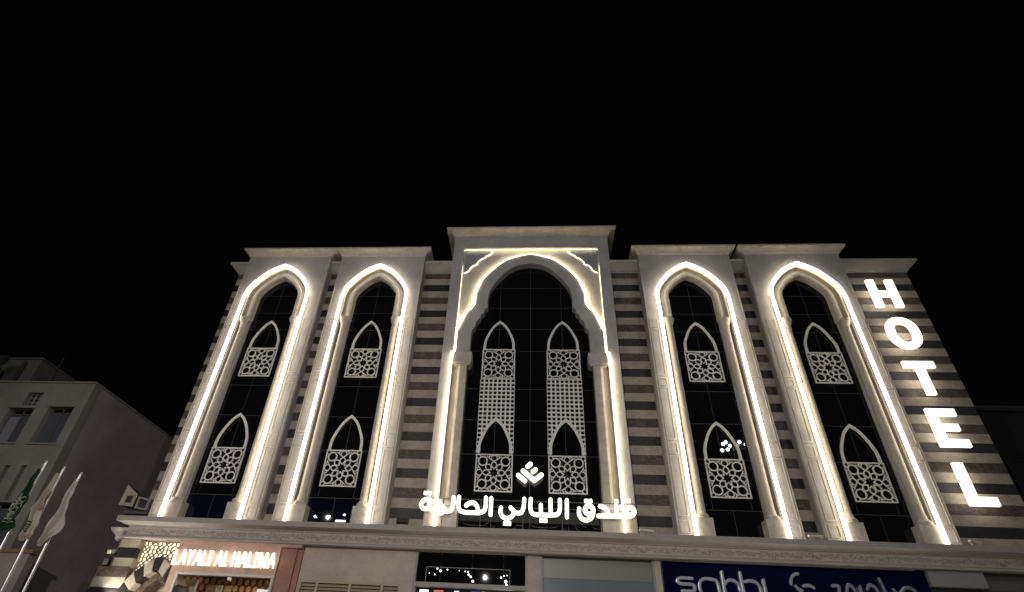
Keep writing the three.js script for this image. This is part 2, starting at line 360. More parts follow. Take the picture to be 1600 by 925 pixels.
part('spandrel', plate([[-2.41, 10.2], ...mir(outH).map(([x, y]) => [x * 0.985, y]).reverse(), ...outH.slice(1).map(([x, y]) => [x * 0.985, y]), [2.41, 10.2], [2.41, 14.84], [-2.41, 14.84]], [], -0.3, -0.13), M.render, cb);
part('arch_ring', plate([...full(outH), ...full(innH).reverse()], [], -0.29, 0.005, 0.012), M.render, cb);
for (const s of [-1, 1]) {
  const B = (a, b, ...r) => box(Math.min(a * s, b * s), Math.max(a * s, b * s), ...r);
  const imp = sub('impost', cb);
  part('impost_block', merge([B(1.8, 2.37, 10.04, 10.42, -0.29, 0.12, 0.012), B(1.84, 2.34, 9.98, 10.04, -0.29, 0.085)]), M.trim, cb);
  imp.removeFromParent();
  const shaft = plate(V2([[0, 0]]).length ? [[1.94, -0.26], [2.22, -0.26], [2.22, -0.02], [2.14, 0.05], [1.94, 0.05]].map(([x, z]) => [x, -z]) : [], [], 0, 4.06);
  shaft.rotateX(-Math.PI / 2); shaft.translate(0, 5.93, 0); if (s < 0) { shaft.rotateY(0); shaft.applyMatrix4(new THREE.Matrix4().makeScale(-1, 1, 1)); for (const k of ['position', 'normal', 'uv']) { const a = shaft.attributes[k], n = a.itemSize; for (let i = 0; i < a.count; i += 3) for (let c = 0; c < n; c++) { const t = a.array[(i + 1) * n + c]; a.array[(i + 1) * n + c] = a.array[(i + 2) * n + c]; a.array[(i + 2) * n + c] = t; } } }
  part('shaft', boxUV(shaft), M.trim, cb);
  part('groove_back', B(2.2, 2.41, 5.4, 10.1, -0.3, -0.2), M.beige, cb);
  part('plinth', B(1.87, 2.75, 5.02, 5.93, -0.29, 0.07, 0.012), M.trim, cb);
  const shp = [[2.33, 14.78], [1.42, 14.78], [1.36, 14.7], [1.42, 14.62], [1.5, 14.56], [1.58, 14.53], [1.62, 14.44], [1.72, 14.4], [1.82, 14.3], [1.88, 14.22], [1.9, 14.12], [2.02, 14.08], [2.1, 13.98], [2.16, 13.86], [2.22, 13.8], [2.33, 13.74]].map(([x, y]) => [x * s, y]);
  part('corner_ornament', plate(shp, [], -0.132, -0.112), M.ornament, cb);
  part('ornament_edge_glow', tube(shp.slice(1).map(([x, y]) => [x, y]), -0.1, 0.016, 60), M.thinGlow, cb);  // rim given its own glow in place of the strip light it catches
}
part('mullion', box(-2.1, 2.1, 5.02, 14.3, -0.3, -0.276), M.mullion, cb);
{
  const rows = [5.03, 6.0, 7.27, 8.31, 9.33, 10.67, 11.5, 12.36, 13.19, 14.25], xs = [-2.08, -1.0, 0.02, 1.04, 2.08];
  for (let i = 0; i + 1 < rows.length; i++) for (let q = 0; q < 4; q++) part('glass_pane', box(xs[q] + 0.006, xs[q + 1] - 0.006, rows[i] + 0.008, rows[i + 1] - 0.008, -0.275, -0.271 - rnd() * 0.001), M.glass, cb);
  // tall screens: star panel, square grid with a pointed opening, star panel
  const hw = 0.53, gy0 = 7.27, gy1 = 9.63, px = 0.134, py = 0.1353;
  const pa = arch(0.5, gy0 + 0.12, 8.37, gy0), pi = arch(0.415, gy0 + 0.12, 8.255, gy0);
  const inPoly = (x, y, l) => { let c = false; for (let i = 0, j = l.length - 1; i < l.length; j = i++) if (l[i][1] > y !== l[j][1] > y && x < (l[j][0] - l[i][0]) * (y - l[i][1]) / (l[j][1] - l[i][1]) + l[i][0]) c = !c; return c; };
  const polyD = (x, y, l) => { let d = 9; for (let i = 0; i + 1 < l.length; i++) d = Math.min(d, segDist(x, y, l[i], l[i + 1])); return inPoly(x, y, l) ? -d : d; };
  const gridField = (x, y) => {
    const out = Math.max(Math.abs(x) - hw, y - gy1, gy0 - y), gx = Math.abs(((x / px + 100.5) % 1) - 0.5) * px, gy = Math.abs((((gy1 - y) / py + 100.5) % 1) - 0.5) * py;
    const bars = Math.min(gx, gy) - 0.0225, o = polyD(x, y, pa), i = polyD(x, y, pi);
    return Math.max(out, Math.min(Math.max(bars, -o), Math.max(o, -i)));
  };
  const gridGeo = merge(extrudeContours(contours(gridField, -0.6, gy0 - 0.05, 0.6, gy1 + 0.05, 0.0125, 0.002), 0, 0.035));
  for (const x of [-0.975, 1.055]) {
    for (const y of [9.64, 6.2]) part('lattice_panel', panelGeo, M.lattice, cb).position.set(x, y + 0.525, -0.21);
    part('grid_screen', gridGeo, M.lattice, cb).position.set(x, 0, -0.21);
    part('window_arch', windowArch, M.lattice, cb).position.set(x, 10.69, -0.22);
  }
}
const ringLed = full(outH.map(([x, y]) => { const k = 1.012; return [x * k + (x > 2.2 ? 0.0 : 0), 12 + (y - 12) * (y > 12 ? 1.012 : 1)]; }));
part('led_strip', tube(ringLed, -0.07, 0.028, 260), M.ledRing, cb, 'glowing warm white light strip behind the scalloped arch');
part('led_strip', tube([[-2.392, 11.3], [-2.392, 12.5], [-2.392, 13.8], [-2.392, 14.815], [-2.3, 14.822], [-1, 14.822], [0, 14.822], [1, 14.822], [2.3, 14.822], [2.392, 14.815], [2.392, 13.8], [2.392, 12.5], [2.392, 11.3]], -0.1, 0.008, 160), M.thinGlow, cb, 'thin glowing light line around the square frame');
for (const s of [-1, 1]) {
  part('led_strip', tube([[2.44 * s, 5.1], [2.44 * s, 6], [2.44 * s, 8], [2.44 * s, 10], [2.44 * s, 10.45]], 0.075, 0.032, 24), M.led, cb, 'glowing warm white light strip beside the column');
  part('led_strip', box(2.37 * s - 0.03, 2.37 * s + 0.03, 10.44, 11.3, -0.1, 0.012, 0.008), M.led, cb, 'glowing warm white light strip above the impost');
  washRun([[CX + s * 2.46, 5.1], [CX + s * 2.46, 10.4]], 0.17, 0.09, LED_WASH * 1.4, [1, 0.84, 0.52]);
  washRun([[0.1, 14.56], [0.87, 14.3], [1.33, 13.87], [1.66, 13.4], [1.87, 12.75], [1.88, 12.3], [2.12, 12.0], [2.36, 11.3]].map(([x, y]) => [CX + x * s, y]), 0.03, 0.06, LED_WASH * 3.6, [1, 0.82, 0.48]);
}
wash(CX, 14.76, -0.02, 4.6, 0.03, 0, LED_WASH * 2.2, [1, 0.82, 0.48]);

// ---- the ledge over the ground floor, with its carved frieze
function friezeMaps() {
  const w = 2048, h = 256, cv = document.createElement('canvas'); cv.width = w; cv.height = h; const g = cv.getContext('2d');
  g.fillStyle = '#fff'; g.fillRect(0, 0, w, h); g.lineCap = 'round';
  const tone = () => ['#c9c4c0', '#bdb8b5', '#d6d1cc', '#b4afac'][Math.floor(rnd() * 4)];
  for (let k = -1; k < 17; k++) {
    const cx = 64 + k * 128 + (rnd() - 0.5) * 10, s = k % 2 ? -1 : 1, cy = 128 + s * 14;
    g.strokeStyle = tone(); g.lineWidth = 7;
    g.beginPath(); for (let a = 0; a < 11; a += 0.1) { const r = 5 + a * 5.2; g.lineTo(cx + r * Math.cos(a + k), cy + s * r * 0.95 * Math.sin(a + k)); } g.stroke();
    for (let a = 0; a < 26; a++) { const t = rnd() * 6.3, q = 20 + rnd() * 62; g.strokeStyle = tone(); g.lineWidth = 4 + rnd() * 4; g.beginPath(); g.ellipse(cx + q * Math.cos(t), 128 + q * 1.35 * Math.sin(t), 8 + rnd() * 14, 4 + rnd() * 6, rnd() * 6, 0, 4 + rnd() * 3); g.stroke(); }
    g.lineWidth = 6; g.beginPath(); g.moveTo(cx, cy + s * 70); g.quadraticCurveTo(cx + 64, 128 - s * 120, cx + 128, cy - s * 50); g.stroke();
  }
  const t = new THREE.CanvasTexture(cv); t.wrapS = t.wrapT = THREE.RepeatWrapping; t.magFilter = THREE.LinearFilter; return t;
}
const ledge = sub('ledge', hotel);
const LX0 = -10.62, LX1 = 13.6, FZ = 0.4;
part('ledge_moulding', moulding(LX0, LX1, FZ, -0.44, [[-0.22, 4.58], [0.03, 4.58], [0.03, 4.62], [0.012, 4.635], [0, 4.64], [0, 4.855], [0.02, 4.865], [0.03, 4.89], [0.06, 4.9], [0.11, 4.91], [0.17, 4.93], [0.21, 4.935], [0.25, 4.94], [0.25, 5.065], [-0.6, 5.075]]), stone([0.5, 0.46, 0.42], mapStain, 0.35), ledge);
part('ledge_return', moulding(-11.05, -10.9, 0.05, -2, [[0, 4.55], [0.05, 4.6], [0.06, 4.68], [0.16, 4.78], [0.18, 4.86], [-0.1, 4.87]]), M.trim, ledge);
{
  const rel = friezeMaps(), col = rel.clone(); col.colorSpace = THREE.SRGBColorSpace; col.needsUpdate = true;
  const n = 24, L = (LX1 - LX0) / n;
  const fm = std([0.47, 0.425, 0.385], 0.8, { map: col, bumpMap: rel, bumpScale: 0.006 });
  for (let i = 0; i < n; i++) {
    const g = new THREE.BoxGeometry(L - 0.004, 0.195, 0.012); g.translate(LX0 + (i + 0.5) * L, 4.748, FZ + 0.004);
    const uv = g.attributes.uv; for (let q = 0; q < uv.count; q++) uv.setX(q, (uv.getX(q) + i % 4) / 4);
    part('carved_frieze', g, fm, ledge);
  }
}
part('ledge_slab', box(-10.6, 13.5, 4.6, 5.03, -0.44, 0.35), M.beige, ledge);
// ---- ground floor walls, openings and shop fronts
const GZ = 0.2;
part('ground_wall', plate(rect(-5.83, -2.95, 0.0, 4.6), [rect(-5.76, -3.27, 2.6, 3.8)], -0.3, GZ), M.beige, hotel);
part('pillar', box(-0.185, 0.155, 0, 4.6, -0.3, GZ, 0.01), M.beige, hotel);
part('pillar', box(2.87, 3.02, 0, 4.6, -0.3, GZ, 0.01), M.beige, hotel);
part('ground_wall', box(8.9, 12.6, 0, 4.6, -0.3, 0.1), M.shade, hotel);
part('back_wall', box(-11, 13, 0, 4.58, -5.2, -5), M.shade, hotel);
part('side_wall', box(-11, -10.8, 0, 4.58, -5, -3.1), M.shade, hotel);
part('side_wall', box(12.4, 12.6, 0, 4.58, -5, -0.3), M.shade, hotel);
part('shop_ceiling', box(-6.3, 12.6, 4.45, 4.56, -5, -0.3), M.shade, hotel);
part('shop_floor', box(-11, 12.6, 0.0, 0.02, -5, 0.1), M.paving, hotel);
{
  const lv = sub('louvre', hotel);
  const xs = [-5.76, -5.33, -4.5, -3.7, -3.27];
  part('louvre_frame', merge([...xs.map((x, i) => box(x - (i ? 0.03 : 0), x + (i < 4 ? 0.03 : 0), 2.6, 3.8, 0.05, 0.215)), box(-5.728, -3.302, 3.76, 3.798, 0.06, 0.21)]), M.louvre, lv);
  for (let i = 0; i < 4; i++) for (let k = 0; k < 9; k++) {
    const g = new THREE.BoxGeometry(xs[i + 1] - xs[i] - 0.062, 0.012, 0.09); g.rotateX(0.7); g.translate((xs[i] + xs[i + 1]) / 2, 3.715 - k * 0.075, 0.14);
    part('slat', g, M.louvre, lv);
  }
  part('louvre_back', box(-5.75, -3.28, 2.6, 3.79, -0.05, 0.0), M.darkMetal, lv);
}
{ // dark shop window with transom
  const sw = sub('shop_window', hotel);
  part('window_frame', merge([box(-2.945, -2.9, 2, 4.57, 0.05, 0.19), box(-0.225, -0.187, 2, 4.57, 0.05, 0.19), box(-2.9, -0.225, 3.79, 3.885, 0.03, 0.205, 0.01)]), M.greyMetal, sw);
  for (const [a, b] of [[-2.895, -2.32], [-2.31, -1.545], [-1.535, -0.77], [-0.76, -0.23]]) part('glass_pane', box(a, b, 3.89, 4.57, 0.085, 0.1), M.glass, sw);
  part('glass_pane', box(-2.895, -0.23, 2.2, 3.785, 0.085, 0.1), new THREE.MeshPhysicalMaterial({ color: C(0.85, 0.85, 0.85), transmission: 1, roughness: 0.02, thickness: 0 }), sw);
}
{ // pale obscured pane beside it
  const pw = sub('shop_window', hotel);
  part('window_frame', merge([box(0.157, 0.2, 2, 4.57, 0.0, 0.18), box(2.82, 2.868, 2, 4.57, 0.0, 0.18)]), M.greyMetal, pw);
  part('glass_pane', box(0.2, 2.82, 4.1, 4.57, 0.06, 0.09), new THREE.MeshPhysicalMaterial({ color: C(0.2, 0.205, 0.185), roughness: 0.35 }), pw);
  part('glass_pane', box(0.2, 2.82, 2.2, 4.095, 0.05, 0.08), new THREE.MeshPhysicalMaterial({ color: C(0.16, 0.19, 0.22), roughness: 0.18 }), pw);
}
{ // shutter housing at the right
  const sh = sub('shutter', hotel);
  part('shutter_box', box(9.03, 10.25, 4.23, 4.57, 0.1, 0.3, 0.015), M.greyMetal, sh);
  for (let k = 0; k < 14; k++) part('slat', box(9.06, 12.2, 4.22 - (k + 1) * 0.09, 4.225 - k * 0.09 - 0.012, 0.101, 0.125), M.darkMetal, sh);
}
// lit shop interiors at street level, below what the photograph shows: bright back walls and the light they send out
{
  const glow = std([0.8, 0.78, 0.74], 0.8, { emissive: C(1, 0.93, 0.84), emissiveIntensity: 1.6 });
  for (const [a, b, y1] of [[-2.85, -0.25, 3.1], [3.1, 8.9, 3.0]]) {
    part('lit_shop_wall', box(a, b, 0.3, y1, -0.36, -0.31), glow, hotel);
    const l = new THREE.RectAreaLight(C(1, 0.93, 0.86), SHOP, b - a, y1 - 0.4); l.position.set((a + b) / 2, (y1 + 0.4) / 2, 0.3); l.rotation.y = Math.PI; l.castShadow = true; scene.add(l);
  }
}
// ---- the entrance: pink box, window into the lobby, portal with striped stones and pointed arch
{
  const en = sub('entrance', hotel);
  part('entrance_wall', plate(rect(-9.1, -6.38, 0, 4.52), [rect(-8.9, -6.42, 0.3, 3.815)], 0.05, 0.36, 0.008), M.pink, en);
  part('entrance_soffit', box(-9.1, -5.86, 4.5, 4.575, -0.3, 0.38), M.pink, en);
  part('entrance_pier', box(-6.378, -5.98, 0, 4.5, -0.2, 0.3, 0.01), M.pinkDark, en);
  part('entrance_pier', box(-5.978, -5.84, 0, 4.5, -0.2, 0.24, 0.01), M.pinkDark, en);
  part('window_frame', plate(rect(-8.93, -6.4, 0.3, 3.84), [rect(-8.87, -6.45, 0.3, 3.79)], 0.3, 0.372), M.whiteMetal, en);
  part('lobby_ceiling', box(-9.1, -5.86, 4.0, 4.1, -3, 0.04), M.trim, en);
  part('lobby_wall', box(-11, -5.86, 0, 4.0, -1.35, -1.25), M.wood, en);
  part('lobby_wall', box(-5.97, -5.86, 0, 4.0, -1.24, -0.21), M.pinkDark, en);
  // pierced timber screen on the lobby wall: octagonal tan pieces between dark bars
  const pieces = [];
  for (let j = 0; j < 12; j++) for (let i = 0; i < 17; i++) {
    const g = new THREE.CylinderGeometry(0.062, 0.07, 0.02, 8); g.rotateX(Math.PI / 2); g.scale(1, 1.25, 1); g.translate(-9.7 + (i + (j % 2) / 2) * 0.19, 2.2 + j * 0.17, -1.235); pieces.push(g);
  }
  const scr = part('pierced_screen', merge(pieces), M.tan, en); scr.userData.kind = 'stuff';
  // portal
  const portal = sub('portal', hotel);
  const rows = [[4.57, 4.36, 'cream'], [4.36, 4.12, 'dark'], [4.12, 3.9, 'cream'], [3.9, 3.67, 'brown'], [3.67, 3.43, 'cream'], [3.43, 3.18, 'dark'], [3.18, 2.95, 'cream'], [2.95, 2.7, 'brown']];
  for (const [y1, y0, m] of rows) {
    const low = y1 < 3.95, x0 = low ? -11.06 : -10.74;
    part('stone_course', box(x0, -10.22, y0 + 0.002, y1 - 0.002, -0.2, 0.3 + (low ? 0.02 : 0), 0.006), M[m], portal);
    part('stone_course', box(low ? -11.4 : -11.02, x0 - 0.003, y0 + 0.002, y1 - 0.002, -3, -0.1), M[m], portal);
  }
  part('portal_core', box(-11.0, -10.24, 0, 4.56, -0.3, 0.0), M.joint, portal);
  const arcPt = (r, y) => { const cxL = -8.925; return cxL - Math.sqrt(r * r - (y - 2.8) ** 2); };
  const RO = 1.495, RI = 1.225, AX = -9.5;
  const curve = (r) => { const a1 = Math.acos((AX + 8.925) / -r); return Array.from({ length: 13 }, (_, i) => { const a = a1 * i / 12; return [-8.925 - r * Math.cos(a), 2.8 + r * Math.sin(a)]; }); };
  const eo = curve(RO), ei = curve(RI), both = (c) => [...c, ...c.slice(0, -1).reverse().map(([x, y]) => [2 * AX - x, y])];
  const EO = both(eo), EI = both(ei), n = EO.length - 1;
  const bl = 13;
  for (let k = 0; k < bl; k++) {
    const a = Math.round(k * n / bl * 1000) / 1000, b = Math.round((k + 1) * n / bl * 1000) / 1000;
    const at = (P, t) => { const i = Math.min(n - 1, Math.floor(t)), f = t - i; return [P[i][0] + (P[i + 1][0] - P[i][0]) * f, P[i][1] + (P[i + 1][1] - P[i][1]) * f]; };
    const ts = [a + 0.015, ...Array.from({ length: n + 1 }, (_, i) => i).filter((i) => i > a + 0.05 && i < b - 0.05), b - 0.015];
    part('voussoir', plate([...ts.map((t) => at(EO, t)), ...ts.map((t) => at(EI, t)).reverse()], [], -0.1, 0.34 + 0.004 * (k % 2), 0.008), k % 2 ? M.cream : M.dark, portal);
  }
  const ei2 = both(curve(RI - 0.012)), ei3 = both(curve(RI - 0.16));
  part('inner_arch', plate([...ei2, ...ei3.slice().reverse()], [], -0.4, 0.1, 0.02), M.brown, portal);
  part('arch_back', box(-10.3, -8.8, 1.5, 3.8, -0.6, -0.5), M.beige, portal);
  // lattice in the spandrels, lit from behind
  const sp = (x, y) => { const L = Math.max(-10.215 - x, x + 8.98, y - 4.56, 2.9 - y), arc = x < AX ? RO - Math.hypot(x + 8.925, y - 2.8) : RO - Math.hypot(x + 10.075, y - 2.8); return Math.max(L, y > 2.8 ? arc : 0); };
  const P = 0.385;
  const star = (x, y) => {
    let d = 9;
    for (const [ox, oy] of [[0, 0], [0.5, 0.5]]) {
      const u = ((x + 10.08) / P - ox + 50.5) % 1 - 0.5, v = ((y - 4.36) / P - oy + 50.5) % 1 - 0.5, r = Math.hypot(u, v) * P;
      d = Math.min(d, Math.abs(r - 0.095) - 0.01);
      const a = Math.atan2(v, u), q = Math.abs(((a / (Math.PI / 4) + 8.5) % 1) - 0.5) * (Math.PI / 4) * r;
      if (r > 0.095) d = Math.min(d, q - 0.008);
    }
    return d;
  };
  const scr2 = contours((x, y) => { const s = sp(x, y); return Math.max(s, Math.min(star(x, y), -0.018 - s)); }, -10.3, 2.85, -8.9, 4.62, 0.0125, 0.003);
  part('pierced_screen', merge(extrudeContours(scr2, 0.12, 0.17)), stone([0.4, 0.3, 0.2], mapFine, 1), portal);
  part('backlight', merge(extrudeContours(contours((x, y) => sp(x, y) - 0.01, -10.3, 2.85, -8.9, 4.62, 0.02, 0.002), 0.0, 0.03)), std([0.8, 0.75, 0.65], 0.8, { emissive: C(1, 0.84, 0.6), emissiveIntensity: 1.7 }), portal, 'glowing cream panel behind the pierced screen');
}

// ---------------------------------------------------------------- lit signs
{ // the upright HOTEL letters
  const t = thing('hotel_sign', 'five large glowing white letters reading HOTEL down the striped wall at right', 'sign', [10.85, 0, -0.2]);
  const S = {
    H: [[rect(0, 0.27, 0, 1.1)], [rect(0.575, 0.845, 0, 1.1)], [rect(0.27, 0.575, 0.42, 0.66)]],
  };
  const solid = {
    H: { y: 12.33, o: [[0.01, 0.01], [0.245, 0.01], [0.245, 0.425], [0.6, 0.425], [0.6, 0.01], [0.835, 0.01], [0.835, 1.09], [0.6, 1.09], [0.6, 0.64], [0.245, 0.64], [0.245, 1.09], [0.01, 1.09]], h: [] },
    T: { y: 9.27, o: [[0.32, 0.01], [0.56, 0.01], [0.56, 0.88], [0.875, 0.88], [0.875, 1.09], [0.01, 1.09], [0.01, 0.88], [0.32, 0.88]], h: [] },
    E: { y: 7.74, o: [[0.05, 0], [0.82, 0], [0.82, 0.21], [0.3, 0.21], [0.3, 0.455], [0.73, 0.455], [0.73, 0.65], [0.3, 0.65], [0.3, 0.89], [0.81, 0.89], [0.81, 1.1], [0.05, 1.1]], h: [] },
    L: { y: 6.2, o: [[0.12, 0], [0.82, 0], [0.82, 0.22], [0.375, 0.22], [0.375, 1.1], [0.12, 1.1]], h: [] },
  };
  const ell = (a, b) => Array.from({ length: 40 }, (_, i) => { const q = i / 40 * Math.PI * 2, c = Math.cos(q), s = Math.sin(q), e = 0.88; return [0.45 + a * Math.sign(c) * Math.abs(c) ** e, 0.56 + b * Math.sign(s) * Math.abs(s) ** e]; });
  solid.O = { y: 10.81, o: ell(0.475, 0.56), h: [ell(0.235, 0.345).reverse()] };
  for (const k of 'HOTEL') {
    const m = part('letter', plate(solid[k].o, solid[k].h, 0, 0.09, 0.007), M.sign, t, 'glowing letter ' + k); m.position.y = solid[k].y;
    wash(11.27, solid[k].y + 0.55, -0.24, 0.75, 0.95, 0, 0.8, [1, 0.93, 0.78]);
    for (const [x, y] of [[0.2, 0.2], [0.2, 0.95]]) if (k !== 'O') { const p = part('spacer', new THREE.CylinderGeometry(0.012, 0.012, 0.25, 6).rotateX(Math.PI / 2), M.steel, t); p.position.set(x + (k === 'L' || k === 'T' ? 0.16 : 0), y + solid[k].y - (k === 'T' ? 0 : 0), -0.125); }
  }
}
{ // Arabic name of the hotel standing over the ledge
  const t = thing('arabic_sign', 'long row of glowing white Arabic letters standing on the ledge under the central arch', 'sign', [0, 5.07, 0.22]);
  const W = 0.048, d = (x, y) => ({ dot: [x, y], w: 0.046 }), s = (...pts) => ({ pts, w: W }), K = (...pts) => ({ pts, w: W, sharp: 1 });
  const words = [
    [s([-1.13, 5.9], [-1.13, 5.49]), s([-1.27, 5.91], [-1.27, 5.7], [-1.3, 5.59], [-1.4, 5.53], [-1.6, 5.525], [-1.82, 5.53], [-1.93, 5.57], [-1.98, 5.68], [-1.98, 5.91]), s([-1.78, 5.7], [-1.69, 5.765], [-1.58, 5.77], [-1.5, 5.7], [-1.45, 5.56]),
      s([-2.12, 5.9], [-2.13, 5.66], [-2.17, 5.56], [-2.25, 5.535], [-2.33, 5.55]), { ring: [-2.45, 5.58, 0.1], w: 0.05 }, s([-2.55, 5.57], [-2.65, 5.56], [-2.73, 5.63], [-2.76, 5.84]), s([-2.77, 5.83], [-2.89, 5.81], [-2.97, 5.7], [-2.92, 5.6], [-2.82, 5.58], [-2.73, 5.6])],
    [s([0.65, 5.91], [0.64, 5.66], [0.59, 5.56], [0.48, 5.53], [0.2, 5.525], [0.0, 5.53], [-0.08, 5.58], [-0.11, 5.7], [-0.1, 5.91]), s([0.41, 5.91], [0.41, 5.55]), s([0.16, 5.77], [0.16, 5.54]), s([0.83, 5.91], [0.82, 5.49]),
      s([-0.27, 5.91], [-0.29, 5.68], [-0.34, 5.57], [-0.44, 5.55], [-0.52, 5.59], [-0.62, 5.68]), s([-0.87, 5.67], [-0.88, 5.55], [-0.82, 5.45], [-0.71, 5.41], [-0.6, 5.45], [-0.52, 5.56])],
    [{ ring: [1.39, 5.685, 0.105], w: 0.052 }, s([1.14, 5.71], [1.13, 5.57], [1.2, 5.46], [1.31, 5.43], [1.42, 5.48], [1.48, 5.58], [1.492, 5.69]),
      { ring: [2.42, 5.68, 0.1], w: 0.052 }, s([2.5, 5.66], [2.48, 5.6], [2.4, 5.56], [2.0, 5.55], [1.61, 5.545]), s([1.67, 5.785], [1.77, 5.76], [1.84, 5.69], [1.865, 5.57]), s([2.08, 5.8], [2.07, 5.58])],
  ];
  for (const w of words) {
    const f = strokeField(w), xs = w.flatMap((q) => q.ring ? [q.ring[0] - 0.2, q.ring[0] + 0.2] : q.pts.map((p) => p[0]));
    for (const g of extrudeContours(contours(f, Math.min(...xs) - 0.12, 5.25, Math.max(...xs) + 0.12, 6.1, 0.012, 0.0015), 0, 0.07, 0.012)) { g.translate(0, -5.07, 0); part('letter', g, M.sign, t); }
    for (const g of extrudeContours(contours((x, y) => f(x, y) - 0.004, Math.min(...xs) - 0.12, 5.25, Math.max(...xs) + 0.12, 6.1, 0.016, 0.002), -0.016, -0.002)) { g.translate(0, -5.07, 0); part('letter_back', g, M.darkMetal, t); }
  }
  for (const [x, y] of [[-2.88, 5.985], [-2.78, 5.985], [-0.75, 5.285], [-0.645, 5.285], [0.17, 5.385], [0.275, 5.385], [1.325, 5.905], [1.43, 5.905], [2.09, 5.92], [2.405, 5.94]]) part('dot', box(x - 0.047, x + 0.047, y - 0.047 - 5.07, y + 0.047 - 5.07, 0, 0.07, 0.014), M.sign, t);
  for (const y of [5.88, 5.7]) part('rail', box(-3.02, 2.62, y - 0.008 - 5.07, y + 0.008 - 5.07, -0.045, -0.03), M.darkMetal, t);
  for (const x of [-2.4, -1.4, -0.3, 0.7, 1.7, 2.3]) part('support', box(x - 0.01, x + 0.01, 0, 0.82, -0.065, -0.046), M.darkMetal, t);
  wash(-0.2, 5.7, 0.14, 5.3, 0.3, 0, 0.8, [1, 0.93, 0.78]);
}
{ // emblem of slanted bars above it
  const t = thing('lit_emblem', 'glowing white emblem of slanted bars on dark glass between the lower star screens', 'emblem', [-0.13, 6.5, -0.14]);
  const w = 0.058, bars = [[[-0.19, 6.9], [-0.115, 6.965]], [[-0.045, 6.755], [0.025, 6.815]], [[-0.32, 6.775], [-0.01, 6.515], [0.185, 6.675]], [[-0.445, 6.645], [-0.265, 6.5]]];
  for (const b of bars) for (const g of extrudeContours(contours(strokeField([{ pts: b, w, sharp: 1 }]), -0.6, 6.3, 0.4, 7.1, 0.011, 0.0015), 0, 0.06, 0.01)) { g.translate(0.13, -6.5, 0); part('bar', g, M.sign, t); }
  wash(-0.13, 6.72, -0.17, 0.5, 0.4, 0, 0.5, [1, 0.93, 0.78]);
}
const font = await new FontLoader().loadAsync('fonts/droid/droid_sans_bold.typeface.json');
{
  const t = thing('entrance_sign', 'glowing white LAYALI AL HALIMA lettering on the pink wall over the entrance', 'sign', [-9.1, 3.99, 0.37]);
  let x = 0; const gl = [];
  for (const ch of 'LAYALI AL HALIMA') {
    if (ch === ' ') { x += 34; continue; }
    const g = new TextGeometry(ch, { font, size: 100, depth: 20, curveSegments: 5, bevelEnabled: false }); g.computeBoundingBox();
    const w = g.boundingBox.max.x - g.boundingBox.min.x; g.translate(x - g.boundingBox.min.x, 0, 0); x += w + (ch === 'A' || ch === 'Y' ? 9 : 19); gl.push(g);
  }
  for (const g of gl) { g.scale(2.7 / x, 0.0036, 0.003); part('letter', boxUV(g), [M.sign, M.signSide], t); }
  wash(-7.75, 4.18, 0.52, 2.7, 0.2, 0, 3.6, [1, 0.9, 0.74]);
}
{ // shop sign at the right: chrome letters on deep blue
  const t = thing('shop_sign', 'deep blue sign board with chrome sahbi and Arabic letters under the ledge at right', 'sign', [3.03, 3.3, 0.2]);
  part('board', box(0, 5.97, 0, 1.255, -0.1, 0.03, 0.008), M.blue, t);
  const w = 0.037, k = (pts) => ({ pts: pts.map(([a, b]) => [a - 3.03, b - 3.3]), w, sharp: 0 });
  const L = [
    [k([[3.7, 4.19], [3.42, 4.19], [3.36, 4.16], [3.36, 4.1], [3.42, 4.07], [3.67, 4.06], [3.73, 4.03], [3.73, 3.96], [3.66, 3.92], [3.44, 3.92]])],
    [k([[4.29, 3.75], [4.29, 4.0], [4.25, 4.16], [4.15, 4.19], [3.96, 4.19], [3.87, 4.12], [3.85, 3.98], [3.9, 3.84], [4.0, 3.79], [4.2, 3.79]])],
    [k([[4.41, 4.36], [4.41, 4.05], [4.41, 3.75]]), k([[4.43, 4.1], [4.52, 4.18], [4.64, 4.18], [4.73, 4.11], [4.76, 3.98], [4.76, 3.75]])],
    [k([[4.83, 4.36], [4.83, 4.05], [4.85, 3.86], [4.95, 3.79], [5.1, 3.79], [5.2, 3.88], [5.22, 4.02], [5.16, 4.15], [5.04, 4.19], [4.9, 4.17]])],
    [k([[5.33, 4.22], [5.33, 3.76]])],
    [k([[5.93, 4.16], [5.97, 4.28], [6.05, 4.36], [6.14, 4.38]])], [k([[6.02, 4.12], [6.06, 4.06], [6.14, 4.03]])], [k([[6.2, 4.13], [6.34, 4.14], [6.42, 4.1]])],
    [k([[6.85, 4.16], [6.98, 4.15], [6.95, 4.0], [6.94, 3.8]])], [k([[7.1, 3.8], [7.14, 4.08], [7.22, 4.2], [7.31, 4.1], [7.36, 3.8]])], [k([[7.45, 4.16], [7.46, 3.8]])], [k([[7.6, 4.12], [7.68, 4.21], [7.77, 4.17], [7.84, 3.98], [7.85, 3.8]])],
    [k([[7.93, 4.34], [7.98, 4.05], [8.0, 3.8]])], [k([[8.17, 4.13], [8.24, 3.95], [8.25, 3.8]])], [k([[8.3, 4.06], [8.45, 4.18], [8.6, 4.15], [8.68, 4.0], [8.7, 3.8]])],
  ];
  for (const s of L) {
    const xs = s.flatMap((q) => q.pts.map((p) => p[0]));
    for (const g of extrudeContours(contours(strokeField(s), Math.min(...xs) - 0.1, 0.3, Math.max(...xs) + 0.1, 1.2, 0.011, 0.0015), 0.045, 0.085, 0.012)) part('letter', g, M.chrome, t);
  }
}

